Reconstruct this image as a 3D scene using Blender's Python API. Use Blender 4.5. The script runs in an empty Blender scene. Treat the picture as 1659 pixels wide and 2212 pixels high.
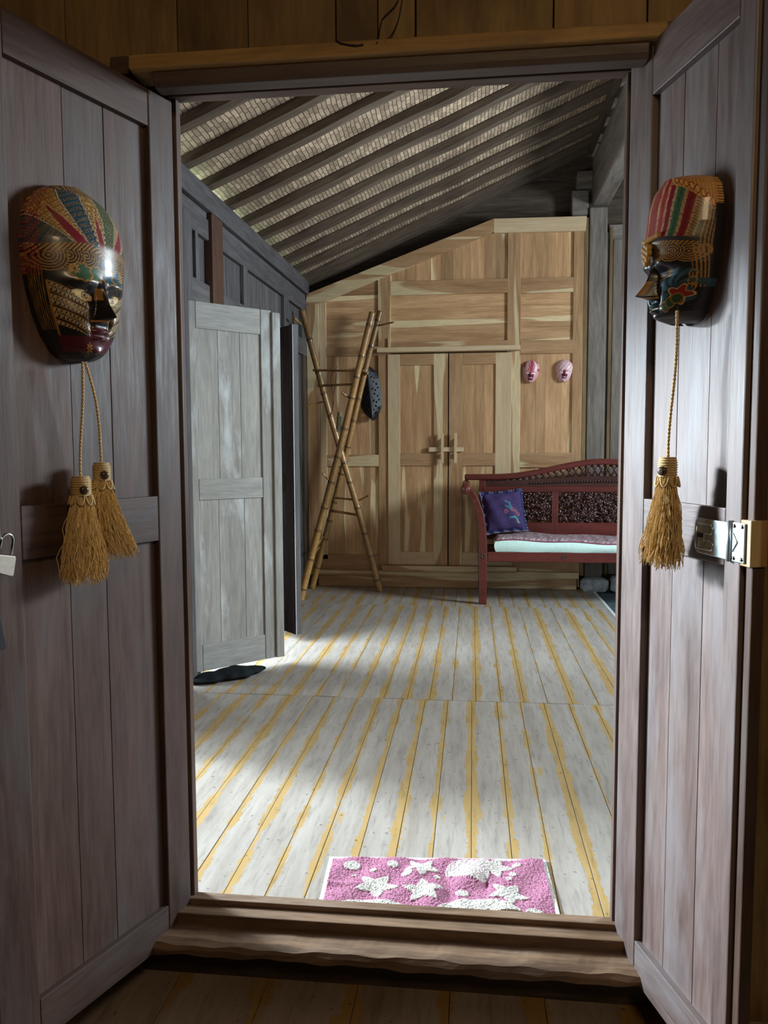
import bpy, math, random
import numpy as np
from mathutils import Vector, Matrix
random.seed(7); np.random.seed(7)
S = bpy.context.scene
C = S.collection
# ------------------------------------------------------------------ camera
Fpx, PX, PY, FW, FH = 1680.0, 829.5, 1106.0, 1659, 2212
dY = Vector(((1020-PX)/Fpx, (976-PY)/Fpx, 1)).normalized()
dX = Vector((1, -0.0042, 0)); dX = (dX - dX.dot(dY)*dY).normalized()
dZ = -(dX.cross(dY)) if (dX.cross(dY)).y > 0 else dX.cross(dY)
W2C = Matrix((dX, dY, dZ))                       # rows: world axes in camera axes (right, down, forward)
right = W2C @ Vector((1, 0, 0)); down = W2C @ Vector((0, 1, 0)); fwd = W2C @ Vector((0, 0, 1))
cam_d = bpy.data.cameras.new('camera'); cam = bpy.data.objects.new('camera', cam_d); C.objects.link(cam)
R3 = Matrix((right, -down, -fwd)).transposed()
cam.matrix_world = Matrix.Translation((0, 0, 1.2)) @ R3.to_4x4()
cam_d.sensor_fit = 'VERTICAL'; cam_d.sensor_height = 24.0; cam_d.lens = 24.0*Fpx/FH
cam_d.clip_start = 0.02; cam_d.clip_end = 200
S.camera = cam
# ------------------------------------------------------------------ world, lamps, exposure
S.view_settings.view_transform = 'Standard'; S.view_settings.look = 'None'
S.view_settings.exposure = 0.08; S.view_settings.gamma = 1.0
S.view_settings.use_curve_mapping = False
w = bpy.data.worlds.new('world'); S.world = w; w.use_nodes = True
bg = w.node_tree.nodes['Background']; bg.inputs[0].default_value = (0.62, 0.80, 1.0, 1); bg.inputs[1].default_value = 0.9
S.cycles.max_bounces = 10; S.cycles.diffuse_bounces = 6; S.cycles.glossy_bounces = 4
S.cycles.use_denoising = True
S.cycles.sample_clamp_indirect = 6.0
def area(name, loc, to, sx, sy, power, col):
    d = bpy.data.lights.new(name, 'AREA'); d.shape = 'RECTANGLE'; d.size = sx; d.size_y = sy; d.energy = power; d.color = col
    o = bpy.data.objects.new(name, d); C.objects.link(o); o.location = loc
    o.rotation_euler = (Vector(to)-Vector(loc)).to_track_quat('-Z', 'Y').to_euler()
    return o
DAY = (0.78, 0.91, 1.0)
area('daylight_left_doorway', (-2.3, 4.30, 1.0), (0.0, 5.4, 0.6), 1.2, 1.6, 165, DAY)
area('daylight_left_window', (-2.6, 2.9, 1.35), (0.43, 2.0, 0.5), 1.1, 1.3, 98, DAY)
area('daylight_left_sky', (-4.2, 3.85, 2.45), (0.43, 1.70, 0.85), 0.7, 0.5, 100, DAY).data.spread = math.radians(60)
area('daylight_open_side', (3.7, 4.5, 2.35), (-0.8, 2.6, 1.1), 1.3, 0.8, 270, DAY)
area('front_room_fill', (0.5, -0.7, 2.45), (-0.1, 1.9, 1.9), 0.5, 0.5, 14.0, (1.0, 0.72, 0.42))  # unseen warm fill added behind the camera, no real fitting

# ------------------------------------------------------------------ materials
def newmat(name):
    m = bpy.data.materials.new(name); m.use_nodes = True
    nt = m.node_tree; b = nt.nodes['Principled BSDF']
    return m, nt, b
def N(nt, t, **k):
    n = nt.nodes.new(t)
    for a, v in k.items(): setattr(n, a, v)
    return n
def ramp(nt, fac, stops, interp='LINEAR'):
    r = N(nt, 'ShaderNodeValToRGB'); r.color_ramp.interpolation = interp
    e = r.color_ramp.elements
    while len(e) < len(stops): e.new(0.5)
    for i, (p, c) in enumerate(stops):
        e[i].position = p; e[i].color = (c[0], c[1], c[2], 1) if not isinstance(c, (int, float)) else (c, c, c, 1)
    nt.links.new(fac, r.inputs[0]); return r.outputs[0]
def mix(nt, fac, a, b, mode='MIX'):
    n = N(nt, 'ShaderNodeMix', data_type='RGBA', blend_type=mode)
    if isinstance(fac, (int, float)): n.inputs[0].default_value = fac
    else: nt.links.new(fac, n.inputs[0])
    for i, v in ((6, a), (7, b)):
        if isinstance(v, tuple): n.inputs[i].default_value = (*v, 1)
        else: nt.links.new(v, n.inputs[i])
    return n.outputs[2]
def noise(nt, vec, scale, detail=4, rough=0.55, dist=0.0):
    n = N(nt, 'ShaderNodeTexNoise'); n.inputs['Scale'].default_value = scale; n.inputs['Detail'].default_value = detail
    n.inputs['Roughness'].default_value = rough; n.inputs['Distortion'].default_value = dist
    nt.links.new(vec, n.inputs['Vector']); return n.outputs[0]
def coords(nt, axis, along=0.1, island=True, mode='Object'):
    tc = N(nt, 'ShaderNodeTexCoord'); v = tc.outputs[mode]
    if island:
        g = N(nt, 'ShaderNodeNewGeometry')
        mu = N(nt, 'ShaderNodeMath', operation='MULTIPLY'); mu.inputs[1].default_value = 37.0
        nt.links.new(g.outputs['Random Per Island'], mu.inputs[0])
        ad = N(nt, 'ShaderNodeVectorMath', operation='ADD'); nt.links.new(v, ad.inputs[0]); nt.links.new(mu.outputs[0], ad.inputs[1])
        v2 = ad.outputs[0]; rnd = g.outputs['Random Per Island']
    else: v2 = v; rnd = None
    mp = N(nt, 'ShaderNodeMapping'); s = [1, 1, 1]; s['XYZ'.index(axis)] = along
    mp.inputs['Scale'].default_value = s; nt.links.new(v2, mp.inputs['Vector'])
    return v, mp.outputs[0], rnd
def wood(name, c1, c2, axis='Z', scale=1.0, rough=0.5, spec=0.35, var=0.35, sap=None, sap_at=0.6, bump=0.15, grime=None, grime_at=0.55, fine=0.25, huevar=0.0):
    m, nt, b = newmat(name)
    raw, v, rnd = coords(nt, axis)
    n1 = noise(nt, v, 16*scale, 6, 0.6, 0.8)
    col = ramp(nt, n1, [(0.28, c1), (0.72, c2)])
    if sap:
        n2 = noise(nt, v, 9.0*scale, 2, 0.45, 0.7)
        f = ramp(nt, n2, [(sap_at, 0.0), (sap_at+0.035, 1.0)])
        col = mix(nt, f, col, sap)
    n3 = noise(nt, v, 80*scale, 4, 0.65, 0.0)
    f3 = ramp(nt, n3, [(0.3, 1.0-fine), (0.7, 1.0+fine*0.4)])
    col = mix(nt, 1.0, col, f3, 'MULTIPLY')
    if grime:
        n4 = noise(nt, coords(nt, axis, 0.3)[1], 4.5, 5, 0.65, 0.3)
        f4 = ramp(nt, n4, [(grime_at, 0.0), (grime_at+0.16, 0.75)])
        col = mix(nt, f4, col, grime)
    hs = N(nt, 'ShaderNodeHueSaturation')
    mr = N(nt, 'ShaderNodeMapRange'); mr.inputs[3].default_value = 1-var; mr.inputs[4].default_value = 1+var*0.6
    nt.links.new(rnd, mr.inputs[0]); nt.links.new(mr.outputs[0], hs.inputs['Value'])
    nt.links.new(col, hs.inputs['Color']); nt.links.new(hs.outputs[0], b.inputs['Base Color'])
    rr = ramp(nt, n3, [(0.2, max(rough-0.1, 0.05)), (0.8, min(rough+0.15, 1))])
    nt.links.new(rr, b.inputs['Roughness']); b.inputs['Specular IOR Level'].default_value = spec
    bp = N(nt, 'ShaderNodeBump'); bp.inputs['Strength'].default_value = bump; bp.inputs['Distance'].default_value = 0.004
    nt.links.new(n3, bp.inputs['Height']); nt.links.new(bp.outputs[0], b.inputs['Normal'])
    return m
def plain(name, col, rough=0.5, metal=0.0, spec=0.4, nscale=40, namt=0.2, bump=0.0):
    m, nt, b = newmat(name)
    tc = N(nt, 'ShaderNodeTexCoord'); n = noise(nt, tc.outputs['Object'], nscale, 4, 0.6)
    f = ramp(nt, n, [(0.3, 1-namt), (0.7, 1+namt*0.5)])
    nt.links.new(mix(nt, 1.0, tuple(col), f, 'MULTIPLY'), b.inputs['Base Color'])
    b.inputs['Roughness'].default_value = rough; b.inputs['Metallic'].default_value = metal; b.inputs['Specular IOR Level'].default_value = spec
    if bump:
        bp = N(nt, 'ShaderNodeBump'); bp.inputs['Strength'].default_value = bump; bp.inputs['Distance'].default_value = 0.003
        nt.links.new(n, bp.inputs['Height']); nt.links.new(bp.outputs[0], b.inputs['Normal'])
    return m
def painted(name, rough=0.3, spec=0.5, coat=0.0, nscale=60, namt=0.15, bump=0.0):
    m, nt, b = newmat(name)
    at = N(nt, 'ShaderNodeAttribute', attribute_name='Col')
    tc = N(nt, 'ShaderNodeTexCoord'); n = noise(nt, tc.outputs['Object'], nscale, 4, 0.6)
    f = ramp(nt, n, [(0.3, 1-namt), (0.7, 1+namt*0.5)])
    nt.links.new(mix(nt, 1.0, at.outputs['Color'], f, 'MULTIPLY'), b.inputs['Base Color'])
    b.inputs['Roughness'].default_value = rough; b.inputs['Specular IOR Level'].default_value = spec
    b.inputs['Coat Weight'].default_value = coat; b.inputs['Coat Roughness'].default_value = 0.12
    if bump:
        bp = N(nt, 'ShaderNodeBump'); bp.inputs['Strength'].default_value = bump; bp.inputs['Distance'].default_value = 0.003
        nt.links.new(n, bp.inputs['Height']); nt.links.new(bp.outputs[0], b.inputs['Normal'])
    return m

DW1, DW2 = (0.058, 0.031, 0.023), (0.130, 0.080, 0.061)
M = {}
for ax in 'XYZ':
    M['door'+ax] = wood('old_brown_wood_'+ax, DW1, DW2, ax, rough=0.5, spec=0.28, var=0.22, grime=(0.10, 0.082, 0.076), grime_at=0.5, fine=0.3)
    M['teak'+ax] = wood('new_teak_'+ax, (0.36, 0.188, 0.085), (0.60, 0.365, 0.182), ax, scale=0.8, rough=0.5, spec=0.3, var=0.34, sap=(0.76, 0.58, 0.33), sap_at=0.575, fine=0.22, bump=0.05)
    M['pale'+ax] = wood('pale_teak_'+ax, (0.55, 0.385, 0.215), (0.68, 0.51, 0.315), ax, rough=0.5, spec=0.3, var=0.16, fine=0.12, bump=0.05)
    M['grey'+ax] = wood('weathered_grey_wood_'+ax, (0.13, 0.105, 0.085), (0.27, 0.23, 0.19), ax, rough=0.7, spec=0.25, var=0.2, grime=(0.09, 0.075, 0.065), fine=0.3, bump=0.25)
    M['dark'+ax] = wood('smoky_dark_wood_'+ax, (0.042, 0.029, 0.020), (0.135, 0.098, 0.068), ax, rough=0.75, spec=0.2, var=0.35, grime=(0.13, 0.105, 0.08), grime_at=0.58, fine=0.35, bump=0.3)
M['ebony'+'Z'] = wood('shaded_door_wood', (0.0016, 0.0011, 0.0010), (0.0034, 0.0024, 0.0021), 'Z', rough=0.95, spec=0.0, grime=(0.003, 0.0025, 0.002))  # unlit face of the far leaf, its shade put into the near-black colour
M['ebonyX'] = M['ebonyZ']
for ax in 'YZ': M['old'+ax] = wood('sooty_purple_grey_wood_'+ax, (0.060, 0.054, 0.055), (0.125, 0.115, 0.115), ax, rough=0.65, spec=0.25, var=0.2, grime=(0.05, 0.04, 0.036), fine=0.3, bump=0.2)
M['redpost'] = wood('reddish_post_wood', (0.045, 0.018, 0.009), (0.10, 0.042, 0.02), 'Z', rough=0.6)
for ax in 'XZ': M['daylit'+ax] = wood('daylit_brown_wood_'+ax, (0.085, 0.050, 0.042), (0.185, 0.130, 0.115), ax, rough=0.46, spec=0.5, var=0.2, grime=(0.17, 0.15, 0.15), grime_at=0.5, fine=0.3)  # lighter copy of the brown door wood, daylight put into the colour
M['tan'+'X'] = wood('ochre_beam_wood', (0.20, 0.115, 0.04), (0.42, 0.26, 0.095), 'X', rough=0.6, var=0.1, grime=(0.10, 0.06, 0.03))
M['tanZ'] = wood('ochre_plank_wood', (0.15, 0.092, 0.036), (0.28, 0.178, 0.072), 'Z', rough=0.65, var=0.3, grime=(0.07, 0.04, 0.02), grime_at=0.5)
M['white'+'Z'] = wood('limewashed_wood', (0.28, 0.265, 0.235), (0.42, 0.405, 0.37), 'Z', rough=0.75, spec=0.2, var=0.12, grime=(0.70, 0.73, 0.74), grime_at=0.56, fine=0.25, bump=0.3)
M['white'+'X'] = wood('limewashed_rail_wood', (0.32, 0.31, 0.28), (0.44, 0.43, 0.40), 'X', rough=0.75, spec=0.2, var=0.1, grime=(0.62, 0.64, 0.63), grime_at=0.58, fine=0.25, bump=0.3)
M['sill'] = wood('worn_sill_wood', (0.10, 0.058, 0.034), (0.25, 0.15, 0.085), 'X', rough=0.6, var=0.1, grime=(0.30, 0.22, 0.17), grime_at=0.55, fine=0.35, bump=0.4)
M['mahog'] = wood('polished_mahogany', (0.078, 0.012, 0.009), (0.14, 0.024, 0.017), 'X', rough=0.28, spec=0.55, var=0.1, fine=0.12, bump=0.02)
M['carved'] = wood('carved_mahogany', (0.030, 0.009, 0.007), (0.065, 0.020, 0.014), 'X', rough=0.22, spec=0.6, var=0.1, fine=0.1, bump=0.02)
M['steel'] = plain('galvanised_steel', (0.52, 0.60, 0.62), 0.34, 0.85, nscale=80, namt=0.25)
M['chrome'] = plain('chrome', (0.75, 0.76, 0.78), 0.12, 1.0, namt=0.05)
M['brass'] = plain('satin_lock_metal', (0.55, 0.50, 0.42), 0.35, 0.8, nscale=120, namt=0.15)
M['blackrub'] = plain('black_leather', (0.012, 0.012, 0.014), 0.5)
M['jute'] = plain('jute_fibre', (0.66, 0.45, 0.20), 0.85, spec=0.1, nscale=300, namt=0.45)
M['cord'] = plain('jute_cord', (0.56, 0.40, 0.20), 0.85, spec=0.1, nscale=400, namt=0.4)
M['greyjute'] = plain('grey_green_fibre', (0.26, 0.23, 0.13), 0.85, spec=0.1, nscale=300, namt=0.4)
M['redcord'] = plain('dark_red_cord', (0.16, 0.05, 0.03), 0.8, nscale=300)
M['button'] = plain('coconut_button', (0.055, 0.028, 0.015), 0.3, spec=0.6)
M['mask'] = painted('lacquered_batik_paint', 0.38, 0.5, coat=0.25, namt=0.12, nscale=200)
M['smallmask'] = painted('pink_mask_paint', 0.4, 0.4, namt=0.1)
M['bamboo'] = painted('bamboo_skin', 0.32, 0.5, coat=0.2, namt=0.3, nscale=35)
M['blackcarve'] = plain('black_stained_wood', (0.007, 0.008, 0.012), 0.5, spec=0.4, nscale=60, namt=0.4, bump=0.2)
M['rug'] = painted('terry_cotton', 0.95, 0.1, namt=0.2, nscale=260, bump=0.6)
M['mint'] = plain('mint_cotton', (0.60, 0.80, 0.72), 0.9, spec=0.1, namt=0.08, bump=0.1)
M['piping'] = plain('maroon_piping', (0.20, 0.03, 0.06), 0.7)
M['batik'] = painted('batik_cloth', 0.85, 0.15, namt=0.2, nscale=150)
M['pillow'] = painted('purple_cloth', 0.9, 0.12, namt=0.25, nscale=60)
M['blackcloth'] = plain('black_cloth', (0.010, 0.012, 0.014), 0.8, spec=0.15, nscale=30, namt=0.5, bump=0.3)
M['stone'] = plain('grey_stone', (0.30, 0.31, 0.31), 0.85, spec=0.2, nscale=14, namt=0.5, bump=0.5)
M['tile'] = plain('dark_stone_floor', (0.075, 0.105, 0.12), 0.45, spec=0.4, nscale=8, namt=0.4)
M['paleline'] = plain('pale_edge_strip', (0.55, 0.58, 0.58), 0.6)
M['earth'] = plain('outside_earth', (0.35, 0.33, 0.28), 0.9, nscale=4)
M['plaster'] = plain('dim_room_boards', (0.10, 0.065, 0.04), 0.8, nscale=6, namt=0.4)

def floor_mat(name, grey1, grey2, yel, edge):
    m, nt, b = newmat(name)
    tc = N(nt, 'ShaderNodeTexCoord'); g = N(nt, 'ShaderNodeNewGeometry')
    raw, v, rnd = coords(nt, 'Y', 0.12)
    sp = N(nt, 'ShaderNodeSeparateXYZ'); nt.links.new(tc.outputs['UV'], sp.inputs[0])
    nz = noise(nt, v, 14, 5, 0.65); nf = noise(nt, raw, 42, 3, 0.6); nl = noise(nt, raw, 3.6, 3)
    col = ramp(nt, nz, [(0.3, grey1), (0.72, grey2)])
    # ochre filler along the seams, ragged inner edge, wider on one side by plank
    def ma(op, a, bb):
        n = N(nt, 'ShaderNodeMath', operation=op)
        for i, x in enumerate((a, bb)):
            if isinstance(x, (int, float)): n.inputs[i].default_value = x
            else: nt.links.new(x, n.inputs[i])
        return n.outputs[0]
    off = ma('MULTIPLY', ma('SUBTRACT', rnd, 0.5), 0.26)
    d = ma('ABSOLUTE', ma('SUBTRACT', ma('ADD', sp.outputs[0], off), 0.5), 0)
    d = ma('ADD', d, ma('MULTIPLY', ma('SUBTRACT', nf, 0.5), 0.26))
    d = ma('ADD', d, ma('MULTIPLY', ma('SUBTRACT', nl, 0.5), 0.55))
    d = ma('ADD', d, ma('MULTIPLY', ma('SUBTRACT', nz, 0.5), 0.12))
    f = ramp(nt, d, [(edge, 0.0), (edge+0.035, 1.0)])
    # ochre dabs over the nail rows
    vo = N(nt, 'ShaderNodeTexVoronoi'); mp = N(nt, 'ShaderNodeMapping'); mp.inputs['Scale'].default_value = (8.6, 2.1, 1)
    nt.links.new(tc.outputs['Object'], mp.inputs[0]); nt.links.new(mp.outputs[0], vo.inputs['Vector']); vo.inputs['Scale'].default_value = 1.0
    vo.inputs['Randomness'].default_value = 0.35
    vd = ma('ADD', vo.outputs['Distance'], ma('MULTIPLY', ma('SUBTRACT', nf, 0.5), 0.12))
    f2 = ramp(nt, vd, [(0.07, 0.8), (0.11, 0.0)])
    f = ma('MAXIMUM', f, f2)
    col = mix(nt, f, col, mix(nt, nl, yel, tuple(c*0.75 for c in yel)))
    dk = noise(nt, v, 60, 5, 0.7); fd = ramp(nt, dk, [(0.25, 0.62), (0.5, 1.0)])
    col = mix(nt, 1.0, col, fd, 'MULTIPLY')
    spot = noise(nt, raw, 55, 2, 0.4); fs = ramp(nt, spot, [(0.26, 0.45), (0.31, 1.0)])
    col = mix(nt, 1.0, col, fs, 'MULTIPLY')
    nt.links.new(col, b.inputs['Base Color'])
    b.inputs['Roughness'].default_value = 0.5; b.inputs['Specular IOR Level'].default_value = 0.3
    bp = N(nt, 'ShaderNodeBump'); bp.inputs['Strength'].default_value = 0.12; bp.inputs['Distance'].default_value = 0.003
    nt.links.new(dk, bp.inputs['Height']); nt.links.new(bp.outputs[0], b.inputs['Normal'])
    return m
M['floor'] = floor_mat('sanded_floor_planks', (0.26, 0.225, 0.19), (0.385, 0.348, 0.308), (0.42, 0.275, 0.105), 0.365)
M['frontfloor'] = floor_mat('front_room_planks', (0.26, 0.19, 0.14), (0.42, 0.34, 0.27), (0.42, 0.25, 0.08), 0.40)

def weave_mat():
    m, nt, b = newmat('woven_bamboo_matting')
    tc = N(nt, 'ShaderNodeTexCoord')
    mp = N(nt, 'ShaderNodeMapping'); mp.inputs['Rotation'].default_value = (0, 0, math.radians(90)); nt.links.new(tc.outputs['Object'], mp.inputs[0])
    nv = N(nt, 'ShaderNodeTexNoise'); nv.inputs['Scale'].default_value = 9.0; nv.inputs['Detail'].default_value = 3.0; nt.links.new(tc.outputs['Object'], nv.inputs['Vector'])
    vs = N(nt, 'ShaderNodeVectorMath', operation='MULTIPLY_ADD'); vs.inputs[1].default_value = (0.035, 0.022, 0); nt.links.new(nv.outputs['Color'], vs.inputs[0]); nt.links.new(mp.outputs[0], vs.inputs[2])
    br = N(nt, 'ShaderNodeTexBrick'); nt.links.new(vs.outputs[0], br.inputs['Vector'])
    br.inputs['Scale'].default_value = 1.0; br.inputs['Brick Width'].default_value = 0.085; br.inputs['Row Height'].default_value = 0.026
    br.inputs['Mortar Size'].default_value = 0.0025; br.inputs['Mortar Smooth'].default_value = 0.4; br.inputs['Bias'].default_value = 0.0
    br.inputs['Color1'].default_value = (0.58, 0.43, 0.29, 1); br.inputs['Color2'].default_value = (0.32, 0.225, 0.15, 1); br.inputs['Mortar'].default_value = (0.09, 0.065, 0.048, 1)
    br.offset = 0.33; br.offset_frequency = 2
    n = noise(nt, tc.outputs['Object'], 5, 5, 0.6); f = ramp(nt, n, [(0.3, 0.55), (0.7, 1.1)])
    col = mix(nt, 1.0, br.outputs['Color'], f, 'MULTIPLY')
    # green mould along the eaves edge
    sp = N(nt, 'ShaderNodeSeparateXYZ'); nt.links.new(tc.outputs['Object'], sp.inputs[0])
    fe = ramp(nt, sp.outputs[0], [(0.02, 0.75), (0.30, 0.0)])
    col = mix(nt, fe, col, (0.30, 0.33, 0.13))
    nt.links.new(col, b.inputs['Base Color']); b.inputs['Roughness'].default_value = 0.7; b.inputs['Specular IOR Level'].default_value = 0.25
    bp = N(nt, 'ShaderNodeBump'); bp.inputs['Strength'].default_value = 0.9; bp.inputs['Distance'].default_value = 0.006; bp.invert = True
    nt.links.new(br.outputs['Fac'], bp.inputs['Height']); nt.links.new(bp.outputs[0], b.inputs['Normal'])
    return m
M['weave'] = weave_mat()

# ------------------------------------------------------------------ mesh helpers
class MB:
    def __init__(s): s.v = []; s.f = []; s.c = []; s.uv = {}
    def box(s, x0, x1, y0, y1, z0, z1, uv=False):
        i = len(s.v)
        s.v += [(x0,y0,z0),(x1,y0,z0),(x1,y1,z0),(x0,y1,z0),(x0,y0,z1),(x1,y0,z1),(x1,y1,z1),(x0,y1,z1)]
        s.f += [(i,i+3,i+2,i+1),(i+4,i+5,i+6,i+7),(i,i+1,i+5,i+4),(i+1,i+2,i+6,i+5),(i+2,i+3,i+7,i+6),(i+3,i,i+4,i+7)]
        if uv: s.uv[len(s.f)-5] = [(0,y0),(1,y0),(1,y1),(0,y1)]
        return s
    def prism(s, pts, a0, a1, axis='Y'):
        """extrude a closed outline: axis Y -> pts are (x,z); axis X -> (y,z); axis Z -> (x,y)"""
        i = len(s.v); n = len(pts)
        P = {'Y': lambda p, a: (p[0], a, p[1]), 'X': lambda p, a: (a, p[0], p[1]), 'Z': lambda p, a: (p[0], p[1], a)}[axis]
        s.v += [P(p, a0) for p in pts] + [P(p, a1) for p in pts]
        s.f += [tuple(range(i+n-1, i-1, -1)), tuple(range(i+n, i+2*n))]
        for k in range(n): s.f.append((i+k, i+(k+1) % n, i+n+(k+1) % n, i+n+k))
        return s
    def tube(s, pts, rad, n=8, cols=None, flat=1.0, cap=True):
        P = [Vector(p) for p in pts]; i0 = len(s.v); up = None
        if isinstance(rad, (int, float)): rad = [rad]*len(P)
        for k, p in enumerate(P):
            t = (P[min(k+1, len(P)-1)]-P[max(k-1, 0)])
            t = t.normalized() if t.length > 1e-9 else Vector((0, 0, 1))
            if up is None:
                up = Vector((0, 0, 1)) if abs(t.z) < 0.9 else Vector((0, 1, 0))
            a = t.cross(up)
            if a.length < 1e-6: a = t.orthogonal()
            a.normalize(); bb = a.cross(t).normalized(); up = bb
            for j in range(n):
                an = 2*math.pi*j/n
                q = p + a*math.cos(an)*rad[k] + bb*math.sin(an)*rad[k]*flat
                s.v.append(tuple(q))
                if cols is not None: s.c.append(cols[k])
        m = len(P)
        for k in range(m-1):
            for j in range(n):
                s.f.append((i0+k*n+j, i0+k*n+(j+1) % n, i0+(k+1)*n+(j+1) % n, i0+(k+1)*n+j))
        if cap:
            s.f.append(tuple(i0+j for j in range(n-1, -1, -1))); s.f.append(tuple(i0+(m-1)*n+j for j in range(n)))
        return s
    def lathe(s, prof, n=24, axis='Z', c=(0,0,0)):
        i0 = len(s.v); m = len(prof)
        for r, h in prof:
            for j in range(n):
                a = 2*math.pi*j/n; x, y = r*math.cos(a), r*math.sin(a)
                q = {'Z': (x, y, h), 'Y': (x, h, y), 'X': (h, x, y)}[axis]
                s.v.append((q[0]+c[0], q[1]+c[1], q[2]+c[2]))
        for k in range(m-1):
            for j in range(n): s.f.append((i0+k*n+j, i0+k*n+(j+1) % n, i0+(k+1)*n+(j+1) % n, i0+(k+1)*n+j))
        s.f.append(tuple(i0+j for j in range(n-1, -1, -1))); s.f.append(tuple(i0+(m-1)*n+j for j in range(n)))
        return s
    def grid(s, P, cols=None, skip=None):
        """P: array (rows, cols, 3)"""
        r, c = P.shape[:2]; i0 = len(s.v)
        s.v += [tuple(p) for p in P.reshape(-1, 3)]
        if cols is not None: s.c += [tuple(x) for x in cols.reshape(-1, 3)]
        for i in range(r-1):
            for j in range(c-1):
                if skip is not None and skip[i, j]: continue
                a = i0+i*c+j; s.f.append((a, a+1, a+c+1, a+c))
        return s
    def ball(s, c, r, n=10, sc=(1,1,1)):
        prof = [(max(math.sin(math.pi*k/n), 0.02)*r, -math.cos(math.pi*k/n)*r) for k in range(n+1)]
        i0 = len(s.v); s.lathe(prof, 12)
        for k in range(i0, len(s.v)): q = s.v[k]; s.v[k] = (c[0]+q[0]*sc[0], c[1]+q[1]*sc[1], c[2]+q[2]*sc[2])
        return s
def props(o, label=None, cat=None, group=None, kind=None):
    if label: o['label'] = label
    if cat: o['category'] = cat
    if group: o['group'] = group
    if kind: o['kind'] = kind
    return o
def mk(name, mb, mat, parent=None, bevel=0.0, smooth=False, kind=None, sub=0, solid=0.0):
    me = bpy.data.meshes.new(name); me.from_pydata(mb.v, [], mb.f); me.validate(clean_customdata=False)
    if mb.uv:
        uvl = me.uv_layers.new(name='UVMap')
        for fi, uvs in mb.uv.items():
            for li, u in zip(me.polygons[fi].loop_indices, uvs): uvl.data[li].uv = u
    if mb.c and len(mb.c) == len(mb.v):
        ca = me.color_attributes.new('Col', 'FLOAT_COLOR', 'POINT')
        arr = np.ones((len(mb.v), 4), dtype=np.float32); arr[:, :3] = np.array(mb.c, dtype=np.float32)
        ca.data.foreach_set('color', arr.ravel())
    me.materials.append(mat); me.update()
    if smooth: me.shade_smooth()
    o = bpy.data.objects.new(name, me); C.objects.link(o)
    if parent: o.parent = parent
    if solid:
        md = o.modifiers.new('thickness', 'SOLIDIFY'); md.thickness = solid; md.offset = 0
    if bevel:
        md = o.modifiers.new('bevel', 'BEVEL'); md.width = bevel; md.segments = 2; md.limit_method = 'ANGLE'; md.angle_limit = math.radians(40)
    if sub:
        md = o.modifiers.new('sub', 'SUBSURF'); md.levels = sub; md.render_levels = sub
    if kind: o['kind'] = kind
    return o
def empty(name, loc=(0,0,0), rz=0.0, label=None, cat=None, group=None, kind=None, parent=None):
    o = bpy.data.objects.new(name, None); C.objects.link(o); o.location = loc; o.rotation_euler = (0, 0, rz)
    o.empty_display_size = 0.05
    if parent: o.parent = parent
    return props(o, label, cat, group, kind)
def copy_tree(o, parent=None):
    c = o.copy(); C.objects.link(c)
    if parent: c.parent = parent
    for ch in o.children: copy_tree(ch, c)
    return c
def planks(mb, a0, a1, n, fn, gap=0.002, jit=0.2):
    """split a0..a1 in n uneven boards, calling fn(mb, lo, hi)"""
    e = [a0+(a1-a0)*k/n + ((random.random()-0.5)*jit*(a1-a0)/n if 0 < k < n else 0) for k in range(n+1)]
    for k in range(n): fn(mb, e[k]+gap/2, e[k+1]-gap/2)

# ================================================================== STRUCTURE
FY = 6.85          # face of the teak partition
# back room floor of long planks
mb = MB(); x = -1.46
edges = []
while x < 1.02: edges.append(x); x += 0.1155*(1+random.uniform(-0.06, 0.06))
edges.append(1.03)
for y0, y1, sh in ((1.936, 3.70, 0), (3.70, 6.02, 0.02), (6.02, 6.95, -0.015)):
    for k in range(len(edges)-1):
        a = max(edges[k]+sh if 0 < k else edges[k], -1.46); bb = edges[k+1]+sh if k < len(edges)-2 else 1.03
        h = random.uniform(-0.001, 0.001)
        mb.box(a+0.001, bb-0.001, y0+0.0012, y1-0.0012, -0.03, h, uv=True)
mk('floor', mb, M['floor'], kind='structure', bevel=0.0012)
mk('floor_front', (lambda b: [b.box(-2.4+k*0.24+0.001, -2.4+(k+1)*0.24-0.001, -2.2, 1.60, -0.20, -0.165, uv=True) for k in range(20)] and [b.box(-2.4+k*0.235+0.001, -2.4+(k+1)*0.235-0.001, 1.603, 2.0, -0.20, -0.165+random.uniform(-.001,.001), uv=True) for k in range(20)] and b)(MB()), M['frontfloor'], kind='structure')
mk('floor_base', MB().box(-1.6, 1.05, 1.90, 7.1, -0.12, -0.06).box(-2.45, 2.45, -2.25, 2.0, -0.26, -0.215), M['darkX'], kind='structure')
mk('floor_stone', MB().box(1.06, 3.2, 1.94, 7.2, -0.08, -0.012), M['tile'], kind='structure')
mk('trim_floor_edge', MB().box(1.032, 1.058, 1.94, 6.84, -0.05, 0.002), M['paleline'], kind='structure', bevel=0.003)
mk('floor_riser', MB().box(-2.4, 2.4, 1.88, 1.934, -0.2, -0.05), M['darkX'], kind='structure')

# --- doorway frame between the rooms
mb = MB()
mb.box(-0.90, 0.52, 1.858, 1.935, -0.055, 0.012)
mb.box(-0.90, 0.52, 1.902, 1.935, 0.010, 0.026)
mk('sill', mb, M['sill'], bevel=0.003, kind='structure').name = 'trim_sill'
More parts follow.
